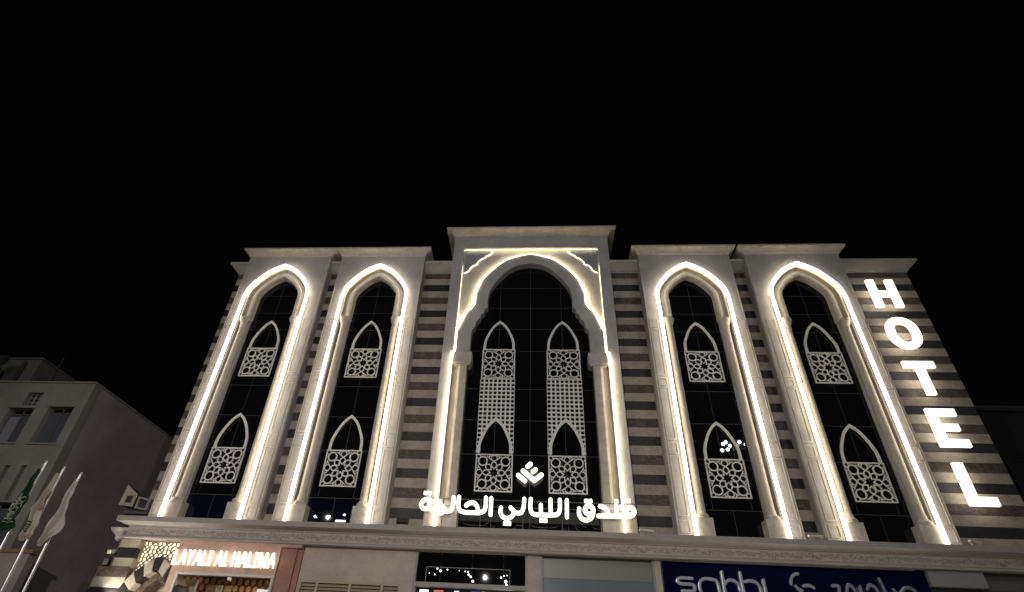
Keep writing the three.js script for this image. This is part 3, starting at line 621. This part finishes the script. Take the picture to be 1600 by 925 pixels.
// ---------------------------------------------------------------- small things on the ledge and the wall
function ledgeLight(x, z, turn, lit, label) {
  const t = thing('linear_floodlight', label, 'floodlight', [x, 5.075, z], 'linear floodlights lying on the ledge'); t.rotation.y = turn;
  part('housing', new RoundedBoxGeometry(0.36, 0.06, 0.08, 2, 0.02).translate(0, 0.135, 0), lit === 1 ? M.whiteMetal : M.whiteMetal, t);
  for (const s of [-1, 1]) part('bracket', new THREE.BoxGeometry(0.02, 0.11, 0.05).translate(s * 0.13, 0.055, 0), M.greyMetal, t);
  part('lens', new RoundedBoxGeometry(0.33, 0.012, 0.05, 2, 0.005).translate(0, 0.167, 0), M.paneGrey, t);
}
ledgeLight(2.75, 0.34, 0.2, 0, 'pale linear floodlight on the ledge just right of the central arch');
ledgeLight(6.75, 0.34, 0.1, 0, 'pale linear floodlight on the ledge between the two arches at right');
ledgeLight(10.35, 0.34, 0.35, 0, 'pale linear floodlight on the ledge under the upright HOTEL letters');
{
  const t = thing('dark_floodlight', 'dark low floodlight on the ledge left of the central arch', 'floodlight', [-3.4, 5.12, 0.25]);
  part('housing', new RoundedBoxGeometry(0.32, 0.12, 0.14, 2, 0.025).rotateX(-0.4).translate(0, 0.14, 0), M.darkMetal, t);
  for (const q of [-1, 1]) part('bracket', new THREE.BoxGeometry(0.02, 0.12, 0.06).translate(q * 0.14, 0.06, 0), M.darkMetal, t);
  const u = thing('lit_tube_lamp', 'short bright white tube lamp on the ledge inside the second arch from left', 'lamp', [-5.02, 5.075, 0.3]);
  part('tube', new THREE.CapsuleGeometry(0.016, 0.24, 4, 8).rotateZ(Math.PI / 2).translate(0, 0.125, 0), std([0.9, 0.9, 0.9], 0.4, { emissive: C(0.9, 0.95, 1), emissiveIntensity: 3 }), u);
  part('base', box(-0.15, 0.15, 0, 0.108, -0.02, 0.02, 0.006), M.whiteMetal, u);
  const v = thing('vent_outlet', 'pale slope-topped vent box with dark openings left of the ledge end', 'vent box', [-11.3, 5.4, -0.1]);
  const s = plate([[-0.22, 0.1], [0.17, 0.07], [0.18, 0.42], [-0.19, 0.66]], [rect(-0.1, 0.11, 0.17, 0.36)], 0, 0.05); part('front', s, M.cream, v);
  part('body', plate([[-0.2, 0.11], [0.16, 0.08], [0.17, 0.41], [-0.18, 0.64]], [], -0.35, -0.002), M.darkMetal, v);
  part('side_box', plate([[0.2, 0.05], [0.58, 0.0], [0.6, 0.3], [0.2, 0.38]], [[[0.25, 0.1], [0.5, 0.06], [0.52, 0.26], [0.25, 0.32]]], -0.3, -0.05), M.greyMetal, v);
  part('side_grille', box(0.22, 0.56, 0.04, 0.3, -0.29, -0.12), M.darkMetal, v);
  part('under_tray', box(-0.1, 0.6, -0.08, -0.01, -0.4, -0.1), M.shade, v);
  const c = thing('security_camera', 'small security camera on the corner of the striped portal at far left', 'camera', [-10.95, 4.27, 0.05]);
  part('body', new RoundedBoxGeometry(0.1, 0.1, 0.26, 2, 0.03).rotateX(0.25).translate(0, 0, 0.16), M.whiteMetal, c);
  part('bracket', box(-0.02, 0.02, -0.03, 0.03, -0.13, 0.06), M.darkMetal, c);
  const w = thing('junction_box', 'small dark box on the wall below the security camera', 'box', [-11.14, 4.05, -0.1]);
  part('body', new RoundedBoxGeometry(0.16, 0.18, 0.12, 2, 0.015).translate(0, 0, 0.06), M.darkMetal, w);
  part('lid', new RoundedBoxGeometry(0.13, 0.15, 0.012, 2, 0.004).translate(0, 0, 0.127), M.greyMetal, w);
  // uplight just under the frame at the portal, then an added one brightening the arch
  for (const [x, y, z, tx, ty, I, l] of [[-10.45, 3.05, 0.42, -10.2, 4.6, 7, 'bright wall uplight at the foot of the striped portal stones'], [-9.75, 2.6, 1.1, -9.6, 4.2, 9, 'added unseen uplight brightening the small striped arch']]) {
    const p = thing('portal_uplight', l, 'lamp', [x, y, z]);
    part('housing', box(-0.09, 0.09, -0.12, 0, -0.08, 0.05, 0.01), M.darkMetal, p);
    part('arm', box(-0.02, 0.02, -0.1, -0.04, -z + 0.1, -0.08), M.darkMetal, p);
    part('lens', box(-0.07, 0.07, 0.001, 0.015, -0.06, 0.035), std([0.9, 0.9, 0.9], 0.4, { emissive: C(1, 0.95, 0.85), emissiveIntensity: 6 }), p);
    const pl = new THREE.SpotLight(C(1, 0.9, 0.76), I, 0, 1.0, 0.8); pl.position.set(x, y + 0.05, z); pl.target.position.set(tx, ty, 0.25); pl.castShadow = true; scene.add(pl, pl.target);
  }
}
// things behind the entrance window
{
  for (const [x, w, l] of [[-8.74, 0.22, 'left'], [-8.5, 0.18, 'middle'], [-8.25, 0.2, 'right']]) {
    const t = thing('picture_frame', { left: 'leftmost framed portrait in the entrance window, with pale border', middle: 'pale plain framed print, middle one in the entrance window', right: 'rightmost framed portrait in the entrance window, with dark border' }[l], 'picture', [x * 1.0, 3.37, -1.2], 'framed pictures in the entrance window');
    part('frame', plate(rect(-w / 2, w / 2, 0, 0.42), [rect(-w / 2 + 0.03, w / 2 - 0.03, 0.03, 0.39)], 0, 0.03, 0.004), l === 'middle' ? M.whiteMetal : M.tan, t);
    part('mount', box(-w / 2 + 0.03, w / 2 - 0.03, 0.03, 0.39, 0, 0.012), l === 'middle' ? std([0.5, 0.46, 0.42], 0.7) : std([0.35, 0.3, 0.26], 0.7), t);
    if (l !== 'middle') part('portrait', new THREE.SphereGeometry(0.05, 10, 8).scale(1, 1.25, 0.12).translate(0, 0.24, 0.014), std([0.3, 0.17, 0.11], 0.7), t);
  }
  const t = thing('ceiling_light', 'long white ceiling light inside the entrance window', 'lamp', [-7.3, 3.88, -0.3]);
  part('diffuser', box(-0.62, 0.5, 0, 0.04, -0.08, 0.08, 0.01), std([0.9, 0.9, 0.88], 0.5, { emissive: C(1, 0.92, 0.8), emissiveIntensity: 4 }), t);
  part('frame', box(-0.64, 0.52, 0.04, 0.12, -0.1, 0.1), M.whiteMetal, t);
  const pl = new THREE.RectAreaLight(C(1, 0.85, 0.65), 7, 1.6, 0.5); pl.position.set(-7.6, 3.86, -0.45); pl.rotation.x = -Math.PI / 2; scene.add(pl);
  const u = thing('ceiling_projector', 'dark box hanging under the ceiling inside the entrance window', 'projector', [-7.98, 3.8, -0.3]);
  part('body', box(-0.14, 0.14, -0.02, 0.1, -0.12, 0.12, 0.01), M.darkMetal, u); part('bracket', box(-0.03, 0.03, 0.1, 0.2, -0.03, 0.03), M.darkMetal, u);
  const k = thing('notice_board', 'pale blue notice panel at the right end of the entrance window', 'notice', [-7.1, 3.2, -0.9]);
  part('panel', box(-0.2, 0.24, 0, 0.5, -0.02, 0.02, 0.006), std([0.45, 0.47, 0.6], 0.6), k);
  for (const x of [-0.1, 0.1]) part('sheet', box(x - 0.06, x + 0.06, 0.08, 0.44, 0.021, 0.026), std([0.75, 0.75, 0.82], 0.6), k);
}
// glowing points standing in for street lights reflected in the dark shop window
{
  const glow_ball = std([0.9, 0.9, 0.9], 0.4, { emissive: C(0.92, 0.96, 1), emissiveIntensity: 5 }), dim = std([0.9, 0.9, 0.9], 0.4, { emissive: C(0.85, 0.92, 1), emissiveIntensity: 1.6 });
  const spots = [[360, 228, 0.03], [322, 207, 0.015], [436, 213, 0.014], [572, 218, 0.013], [640, 224, 0.012], [672, 228, 0.015], [705, 280, 0.026], [732, 326, 0.024], [680, 258, 0.02], [860, 255, 0.016], [1045, 275, 0.018], [1078, 255, 0.014], [1112, 250, 0.014], [1098, 315, 0.032], [1108, 350, 0.022], [235, 258, 0.016], [298, 270, 0.013]];
  spots.forEach(([u, v, r], i) => {
    const t = thing('window_glint', 'tiny bright spotlight standing in for a street light mirrored in the dark shop window', 'spotlight', [-2.66 + (u - 200) * 0.002185, 4.23 - (v - 190) * 0.00206, 0.135], 'glints standing in for street reflections in the dark shop window');
    part('glow_ball', new THREE.SphereGeometry(r, 10, 8), i % 3 ? glow_ball : dim, t); part('cap', new THREE.CylinderGeometry(r * 0.7, r * 0.9, r * 1.2, 8).translate(0, r * 1.1, -r * 0.4), M.darkMetal, t);
  });
  const t = thing('thin_rail', 'thin grey rail frame behind the dark shop window glass', 'rail', [-2.66, 4.23, 0.125]);
  part('bar', box(0, 2.05, -0.006, 0.006, -0.006, 0.006), M.greyMetal, t); part('post', box(-0.012, 0.0, -0.32, 0.006, -0.006, 0.006), M.greyMetal, t); part('post', box(2.05, 2.062, -0.32, 0.006, -0.006, 0.006), M.greyMetal, t);
  const s = thing('shop_display_sign', 'row of small lit white, red and blue signs under the dark window bar', 'sign', [-1.55, 3.55, 0.0]);
  for (const [x, w, c, e] of [[-1.25, 0.22, [1, 0.95, 0.9], 2], [-0.9, 0.24, [1, 0.1, 0.06], 0.7], [-0.4, 0.12, [0.7, 0.75, 1], 1.5], [0.02, 0.2, [0.06, 0.1, 1], 1], [0.28, 0.08, [1, 0.9, 0.5], 2], [0.55, 0.5, [1, 0.97, 0.92], 2]])
    part('panel', box(x, x + w, 0.02, 0.19, 0, 0.03, 0.005), std([0.5, 0.5, 0.5], 0.5, { emissive: C(...c), emissiveIntensity: e }), s);
}

// ---------------------------------------------------------------- flag poles and flags
function flagMap(draw, base) {
  const cv = document.createElement('canvas'); cv.width = 256; cv.height = 512; const g = cv.getContext('2d'); g.fillStyle = base; g.fillRect(0, 0, 256, 512); draw(g);
  const t = new THREE.CanvasTexture(cv); t.colorSpace = THREE.SRGBColorSpace; t.magFilter = THREE.LinearFilter; return t;
}
function flagGeo(rows, folds, sd) {       // rows: height, left, right; the cloth hangs in folds between them
  const n = 28, m = 40, pos = [], uv = [], idx = [];
  for (let j = 0; j <= m; j++) {
    const t = j / m * (rows.length - 1), i = Math.min(rows.length - 2, Math.floor(t)), f = t - i, L = (k) => rows[i][k] + (rows[i + 1][k] - rows[i][k]) * f;
    for (let q = 0; q <= n; q++) {
      const u = q / n, w = u * folds * 1.6 + sd + j * 0.045, z = (0.11 * (Math.abs(((w % 2) + 2) % 2 - 1) - 0.5) + 0.05 * Math.sin(u * 11 + j * 0.16 + sd) + 0.03 * Math.sin(u * 4 - j * 0.35 + sd)) * Math.min(1, 0.3 + j / 12);
      pos.push(L(1) + (L(2) - L(1)) * u + 0.012 * Math.sin(j * 0.9 + sd) * (u > 0.5 ? 1 : 0), L(0) + 0.03 * Math.sin(u * 7 + sd) * (j / m) ** 3, z); uv.push(u, 1 - j / m);
    }
  }
  for (let j = 0; j < m; j++) for (let q = 0; q < n; q++) { const a = j * (n + 1) + q; idx.push(a, a + n + 1, a + 1, a + 1, a + n + 1, a + n + 2); }
  const g = new THREE.BufferGeometry(); g.setAttribute('position', new THREE.Float32BufferAttribute(pos, 3)); g.setAttribute('uv', new THREE.Float32BufferAttribute(uv, 2)); g.setIndex(idx); g.computeVertexNormals(); return g;
}
const poles = [[-11.415, 5.6, 'left'], [-10.9, 5.48, 'mid'], [-10.42, 5.36, 'right']];
for (const [x, h, k] of poles) {
  const t = thing('flagpole', { left: 'polished steel flagpole carrying the green flag', mid: 'polished steel flagpole carrying the white flag with a tan mark', right: 'polished steel flagpole carrying the plain pale flag, nearest the hotel' }[k], 'flagpole', [x, 0, 3], 'flagpoles left of the hotel');
  part('pole', new THREE.CylinderGeometry(0.024, 0.045, h, 16).translate(0, h / 2, 0), M.steel, t);
  part('finial', new THREE.SphereGeometry(0.036, 14, 10).translate(0, h + 0.02, 0), M.steel, t);
  part('base', new THREE.CylinderGeometry(0.14, 0.16, 0.05, 20).translate(0, 0.025, 0), M.steel, t);
  part('halyard', new THREE.CylinderGeometry(0.004, 0.004, h - 1.2, 5).translate(0.05, h / 2 + 0.4, 0.03), M.greyMetal, t);
}
{
  const cloth = (map, o = {}) => new THREE.MeshPhysicalMaterial({ map, roughness: 0.9, side: THREE.DoubleSide, sheen: 0.2, ...o });
  const f1 = thing('green_flag', 'green flag with white Arabic script hanging limp from the left pole', 'flag', [-11.39, 0, 3.13]);
  const rowsG = [[5.42, 0.0, 0.03], [5.1, -0.04, 0.04], [4.8, -0.13, 0.09], [4.5, -0.22, 0.12], [4.3, -0.28, 0.13], [4.17, -0.31, 0.13], [4.08, -0.26, 0.07]];
  part('cloth', flagGeo(rowsG, 4, 0.4), cloth(flagMap((g) => {
    g.strokeStyle = '#b9bda9'; g.lineCap = 'round';
    for (let k = 0; k < 16; k++) {
      const y = 165 + k * 12, x = 70 + (k % 3) * 34 + rnd() * 18; g.lineWidth = 5 + rnd() * 3;
      g.beginPath(); g.moveTo(x - 26, y + 4); g.quadraticCurveTo(x - 6, y + 24, x + 20, y + 4); g.quadraticCurveTo(x + 34, y - 16, x + 48, y + 8); g.stroke();
      g.beginPath(); g.moveTo(x + 12, y - 20); g.lineTo(x + 6, y + 8); g.stroke();
    }
    g.lineWidth = 6; g.beginPath(); g.moveTo(60, 384); g.quadraticCurveTo(130, 366, 205, 374); g.stroke();
  }, '#08361d')), f1);
  const f2 = thing('white_flag', 'white flag with a tan mark and dark script on the middle pole', 'flag', [-10.875, 0, 3.13]);
  part('cloth', flagGeo([[5.32, 0, 0.015], [5.0, -0.03, 0.04], [4.72, -0.12, 0.06], [4.53, -0.2, 0.08], [4.47, -0.12, 0.1], [4.2, -0.12, 0.17], [4.0, -0.1, 0.11], [3.9, -0.07, 0.01]], 3.4, 1.5), cloth(flagMap((g) => {
    g.fillStyle = '#8a5a2c'; g.beginPath(); g.moveTo(200, 150); g.lineTo(215, 235); g.lineTo(130, 300); g.lineTo(120, 250); g.fill(); g.fillStyle = '#5e3a1e'; g.beginPath(); g.ellipse(135, 296, 26, 16, 0.5, 0, 7); g.fill();
    g.strokeStyle = '#2a2522'; g.lineWidth = 7; g.beginPath(); g.moveTo(40, 340); g.quadraticCurveTo(28, 385, 62, 420); g.stroke(); for (let k = 0; k < 5; k++) { g.beginPath(); g.moveTo(40 + k * 5, 352 + k * 15); g.lineTo(84 + k * 4, 348 + k * 16); g.stroke(); }
  }, '#bdb39d')), f2);
  const f3 = thing('pale_flag', 'plain pale flag hanging in folds on the right pole', 'flag', [-10.38, 0, 3.12]);
  part('cloth', flagGeo([[5.22, 0, 0.03], [4.95, -0.03, 0.09], [4.65, -0.05, 0.15], [4.4, -0.06, 0.21], [4.2, -0.07, 0.25], [4.02, -0.08, 0.15], [3.88, -0.09, -0.02], [3.82, -0.09, -0.07]], 2.8, 2.6), cloth(flagMap((g) => { g.fillStyle = '#9c9187'; g.beginPath(); g.ellipse(170, 175, 20, 9, 0.3, 0, 7); g.fill(); g.beginPath(); g.ellipse(120, 420, 14, 10, 0, 0, 7); g.fill(); }, '#bab3aa')), f3);
}

// ---------------------------------------------------------------- neighbouring buildings
{
  const X = -14.92, t = thing('white_building', 'dim pale flat-roofed building with pierced screens at far left', 'building', [X, 0, -1]);
  part('side_wall', box(-0.3, 0, 0, 9.68, -16, -0.31), M.neighbourSide, t);
  const holes = [rect(-2.62, -1.72, 7.56, 8.74), rect(-1.24, -0.34, 7.56, 8.81), rect(-4.1, -3.2, 7.56, 8.74), rect(-2.26, -1.7, 8.86, 9.33), rect(-1.04, -0.86, 5.78, 6.85), rect(-1.6, -1.42, 5.78, 6.83), rect(-2.2, -2.02, 5.78, 6.83), rect(-1.24, -0.3, 4.3, 5.7), rect(-2.62, -1.72, 4.3, 5.7)];
  part('front_wall', plate(rect(-12, 0, 0, 9.68), holes, -0.3, 0), M.neighbour, t);
  part('parapet', merge([box(-12, 0.04, 9.681, 9.74, -0.34, 0.05, 0.01), box(-0.34, 0.04, 9.682, 9.739, -16, -0.341)]), M.neighbour, t);
  part('roof', box(-12, -0.3, 9.2, 9.3, -16, -0.3), M.shade, t);
  part('corner_pilaster', box(-0.2, 0.03, 0, 9.6, -0.3, 0.04, 0.01), M.neighbour, t);
  const lat = (x, y, w, h, n, m) => {
    const f = (a, b) => { const u = Math.abs((a / w * n + 50) % 1 - 0.5) * w / n, v = Math.abs((b / h * m + 50) % 1 - 0.5) * h / m, r = Math.hypot(u, v); return Math.max(Math.max(Math.abs(a) - w / 2, Math.abs(b) - h / 2), Math.min(Math.abs(r - w / n * 0.3) - 0.014, Math.min(u, v) - 0.01, Math.min(w / 2 - Math.abs(a), h / 2 - Math.abs(b)) - 0.015)); };
    const g = merge(extrudeContours(contours((a, b) => f(a, b), -w / 2 - 0.05, -h / 2 - 0.05, w / 2 + 0.05, h / 2 + 0.05, 0.016, 0.003), -0.2, -0.15)); part('pierced_screen', g, M.neighbour, t).position.set(x, y, 0);
  };
  lat(-1.98, 9.095, 0.56, 0.47, 3, 3); lat(-0.95, 6.315, 0.18, 1.07, 1, 6); lat(-1.51, 6.305, 0.18, 1.05, 1, 6); lat(-2.11, 6.305, 0.18, 1.05, 1, 6);
  part('dark_back', box(-12, -0.3, 0.1, 9.2, -0.5, -0.45), M.darkMetal, t);
  for (const [x0, x1, y0, y1] of [[-2.62, -1.72, 7.56, 8.74], [-1.24, -0.34, 7.56, 8.81], [-4.1, -3.2, 7.56, 8.74], [-1.24, -0.3, 4.3, 5.7], [-2.62, -1.72, 4.3, 5.7]]) {
    const w = sub('window', t);
    part('pane', box(x0, x1, y0, y1 - 0.14, -0.2, -0.18), M.paneGrey, w); part('window_frame', merge([box((x0 + x1) / 2 - 0.02, (x0 + x1) / 2 + 0.02, y0, y1, -0.18, -0.15), box(x0, x1, y1 - 0.18, y1 - 0.14, -0.179, -0.15)]), M.shade, w);
    part('sill', box(x0 - 0.05, x1 + 0.05, y0 - 0.06, y0, -0.05, 0.06, 0.008), M.neighbour, w); part('hood', box(x0 - 0.06, x1 + 0.06, y1, y1 + 0.05, -0.05, 0.05, 0.008), M.neighbour, w);
  }
  part('curtain', box(-2.58, -2.2, 7.6, 8.5, -0.17, -0.165), std([0.24, 0.24, 0.3], 0.9), t);
  const st = sub('stair_house', t, -6.85, 0, -4);
  part('wall', box(-5, 0, 9.3, 12.85, -5, 0), M.neighbour, st);
  part('drain_pipe', new THREE.CylinderGeometry(0.07, 0.07, 3.4, 10).translate(-0.62, 11, 0.1), M.shade, st);
  part('coping', box(-5.05, 0.05, 12.851, 12.93, -5.05, 0.05, 0.01), M.neighbour, st);
  const low = sub('entrance_block', t, 0, 0, 0);
  part('wall', box(-6, 0.9, 0, 4.3, 0.001, 0.25), M.neighbourSide, low); part('coping', box(-6.05, 0.98, 4.301, 4.4, -0.02, 0.3, 0.01), M.pinkDark, low);

  const d = thing('satellite_dish', 'dark round satellite dish on the roof at far left', 'dish', [-22.7, 9.3, -4.2]);
  const dish = new THREE.LatheGeometry(V2(Array.from({ length: 9 }, (_, i) => [i / 8 * 0.5, (i / 8) ** 2 * 0.13])), 28); dish.rotateX(Math.PI / 2 - 0.35); dish.translate(0, 2.78, 0.1);
  part('dish', dish, std([0.07, 0.07, 0.072], 0.6, { side: THREE.DoubleSide }), d);
  part('mast', new THREE.CylinderGeometry(0.035, 0.035, 2.75, 8).translate(0, 1.37, -0.08), M.darkMetal, d);
  part('feed_arm', new THREE.CylinderGeometry(0.014, 0.014, 0.55, 6).rotateX(0.9).translate(0, 2.55, 0.36), M.darkMetal, d);
  const a = thing('roof_mast', 'thin dark aerial pole on the roof left of the hotel', 'aerial', [-19.95, 9.3, -4.2]);
  part('pole', new THREE.CylinderGeometry(0.03, 0.04, 3.2, 8).translate(0, 1.6, 0), M.darkMetal, a);
  part('crossbar', new THREE.CylinderGeometry(0.015, 0.015, 0.5, 6).rotateZ(Math.PI / 2).translate(0, 3.05, 0), M.darkMetal, a);

  const r = thing('dark_building', 'barely lit dark building behind the hotel at far right', 'building', [20.4, 0, -12]);
  part('wall', box(0, 16, 0, 14.4, -14, 0), std([0.045, 0.044, 0.04], 0.9, { map: rep(mapStain, 0.2) }), r);
  part('parapet', box(-0.1, 16.1, 14.401, 14.7, -14.1, 0.1, 0.02), std([0.065, 0.06, 0.055], 0.9), r);
  for (let k = 0; k < 4; k++) for (let j = 0; j < 3; j++) { const w = sub('window', r, 1.6 + k * 3.6, 3 + j * 3.7, 0); part('pane', box(0, 1.3, 0, 1.5, 0.001, 0.03), M.darkMetal, w); part('window_frame', plate(rect(-0.06, 1.36, -0.06, 1.56), [rect(0.04, 1.26, 0.04, 1.46)], 0.002, 0.06), M.darkMetal, w); }
}
// ---------------------------------------------------------------- lamps across the street, behind the viewer; the dark glass mirrors them
{
  const white = std([0.9, 0.9, 0.9], 0.4, { emissive: C(0.75, 0.87, 1), emissiveIntensity: 260 });
  const t = thing('floodlight_mast', 'tall floodlight mast across the street, mirrored in the dark glass', 'floodlight mast', [20, 0, 40]);
  part('mast', new THREE.CylinderGeometry(0.1, 0.25, 23.4, 14).translate(0, 11.7, 0), M.steel, t);
  part('frame', box(-1.5, 1.5, 23.3, 23.4, -0.1, 0.1, 0.02), M.steel, t);
  for (const [x, y] of [[-1.25, 23.1], [-1.05, 23.75], [-0.7, 23.2], [-0.75, 23.95], [-0.4, 23.6], [0.6, 24.0], [1.15, 23.75]]) {
    const l = sub('lamp_head', t, x, y, -0.2);
    part('housing', new RoundedBoxGeometry(0.34, 0.3, 0.16, 2, 0.03), M.darkMetal, l); part('lens', new THREE.SphereGeometry(0.15, 14, 10).scale(1, 1, 0.35).translate(0, 0, -0.085), white, l);
  }
  const s = new THREE.SpotLight(C(0.95, 0.94, 1), MAST, 0, 0.85, 0.4); s.position.set(20, 23.4, 39.2); s.target.position.set(-2, 8, 0); s.castShadow = true; s.shadow.radius = 4; scene.add(s, s.target);
  const p = thing('street_lamp', 'three-headed street lamp across the road, mirrored in the dark glass at left', 'street lamp', [-17.9, 0, 34]);
  part('post', new THREE.CylinderGeometry(0.07, 0.14, 13.9, 14).translate(0, 6.95, 0), M.steel, p);
  part('arm', box(-1.4, 1.4, 13.85, 13.93, -0.04, 0.04, 0.01), M.steel, p);
  for (const [x, y] of [[-1.3, 13.97], [0, 14.02], [1.3, 14.17]]) {
    const l = sub('lamp_head', p, x, y, -0.1);
    part('housing', new RoundedBoxGeometry(0.3, 0.16, 0.3, 2, 0.04).translate(0, 0.06, 0.05), M.greyMetal, l); part('lens', new THREE.SphereGeometry(0.09, 14, 10).scale(1, 0.6, 0.6).translate(0, 0, -0.1), white, l);
  }
  const q = new THREE.SpotLight(C(1, 0.93, 0.82), LAMP, 0, 0.75, 0.6); q.position.set(-17.9, 13.8, 33.4); q.target.position.set(-3, 5, 0); q.castShadow = true; q.shadow.radius = 2; scene.add(q, q.target);
}

{  // added fill lamp, out of view, brightening the ledge and ground floor
  const p = thing('street_lamp', 'added low street lamp behind the viewer, fill for the lower facade, mirrored in the dark shop window', 'street lamp', [-3.1, 0, 24]);
  part('post', new THREE.CylinderGeometry(0.05, 0.09, 8, 14).translate(0, 4, 0.5), M.steel, p);
  part('arm', box(-0.03, 0.03, 7.95, 8.0, -0.1, 0.5, 0.01), M.steel, p);
  const l = sub('lamp_head', p, 0, 8, -0.2);
  part('housing', new RoundedBoxGeometry(0.26, 0.14, 0.5, 2, 0.04).translate(0, 0.08, 0.1), M.greyMetal, l);
  part('lens', new THREE.SphereGeometry(0.07, 14, 10).scale(1, 0.6, 1).translate(0, 0, -0.05), std([0.9, 0.9, 0.9], 0.4, { emissive: C(1, 0.94, 0.86), emissiveIntensity: 5 }), l);
  const q = new THREE.SpotLight(C(1, 0.93, 0.88), FILL_LAMP, 0, 0.78, 1); q.position.set(-3.1, 7.9, 23.55); q.target.position.set(-4, 1.5, 0); q.castShadow = true; q.shadow.radius = 1; scene.add(q, q.target);
}

renderer.render(scene, camera);
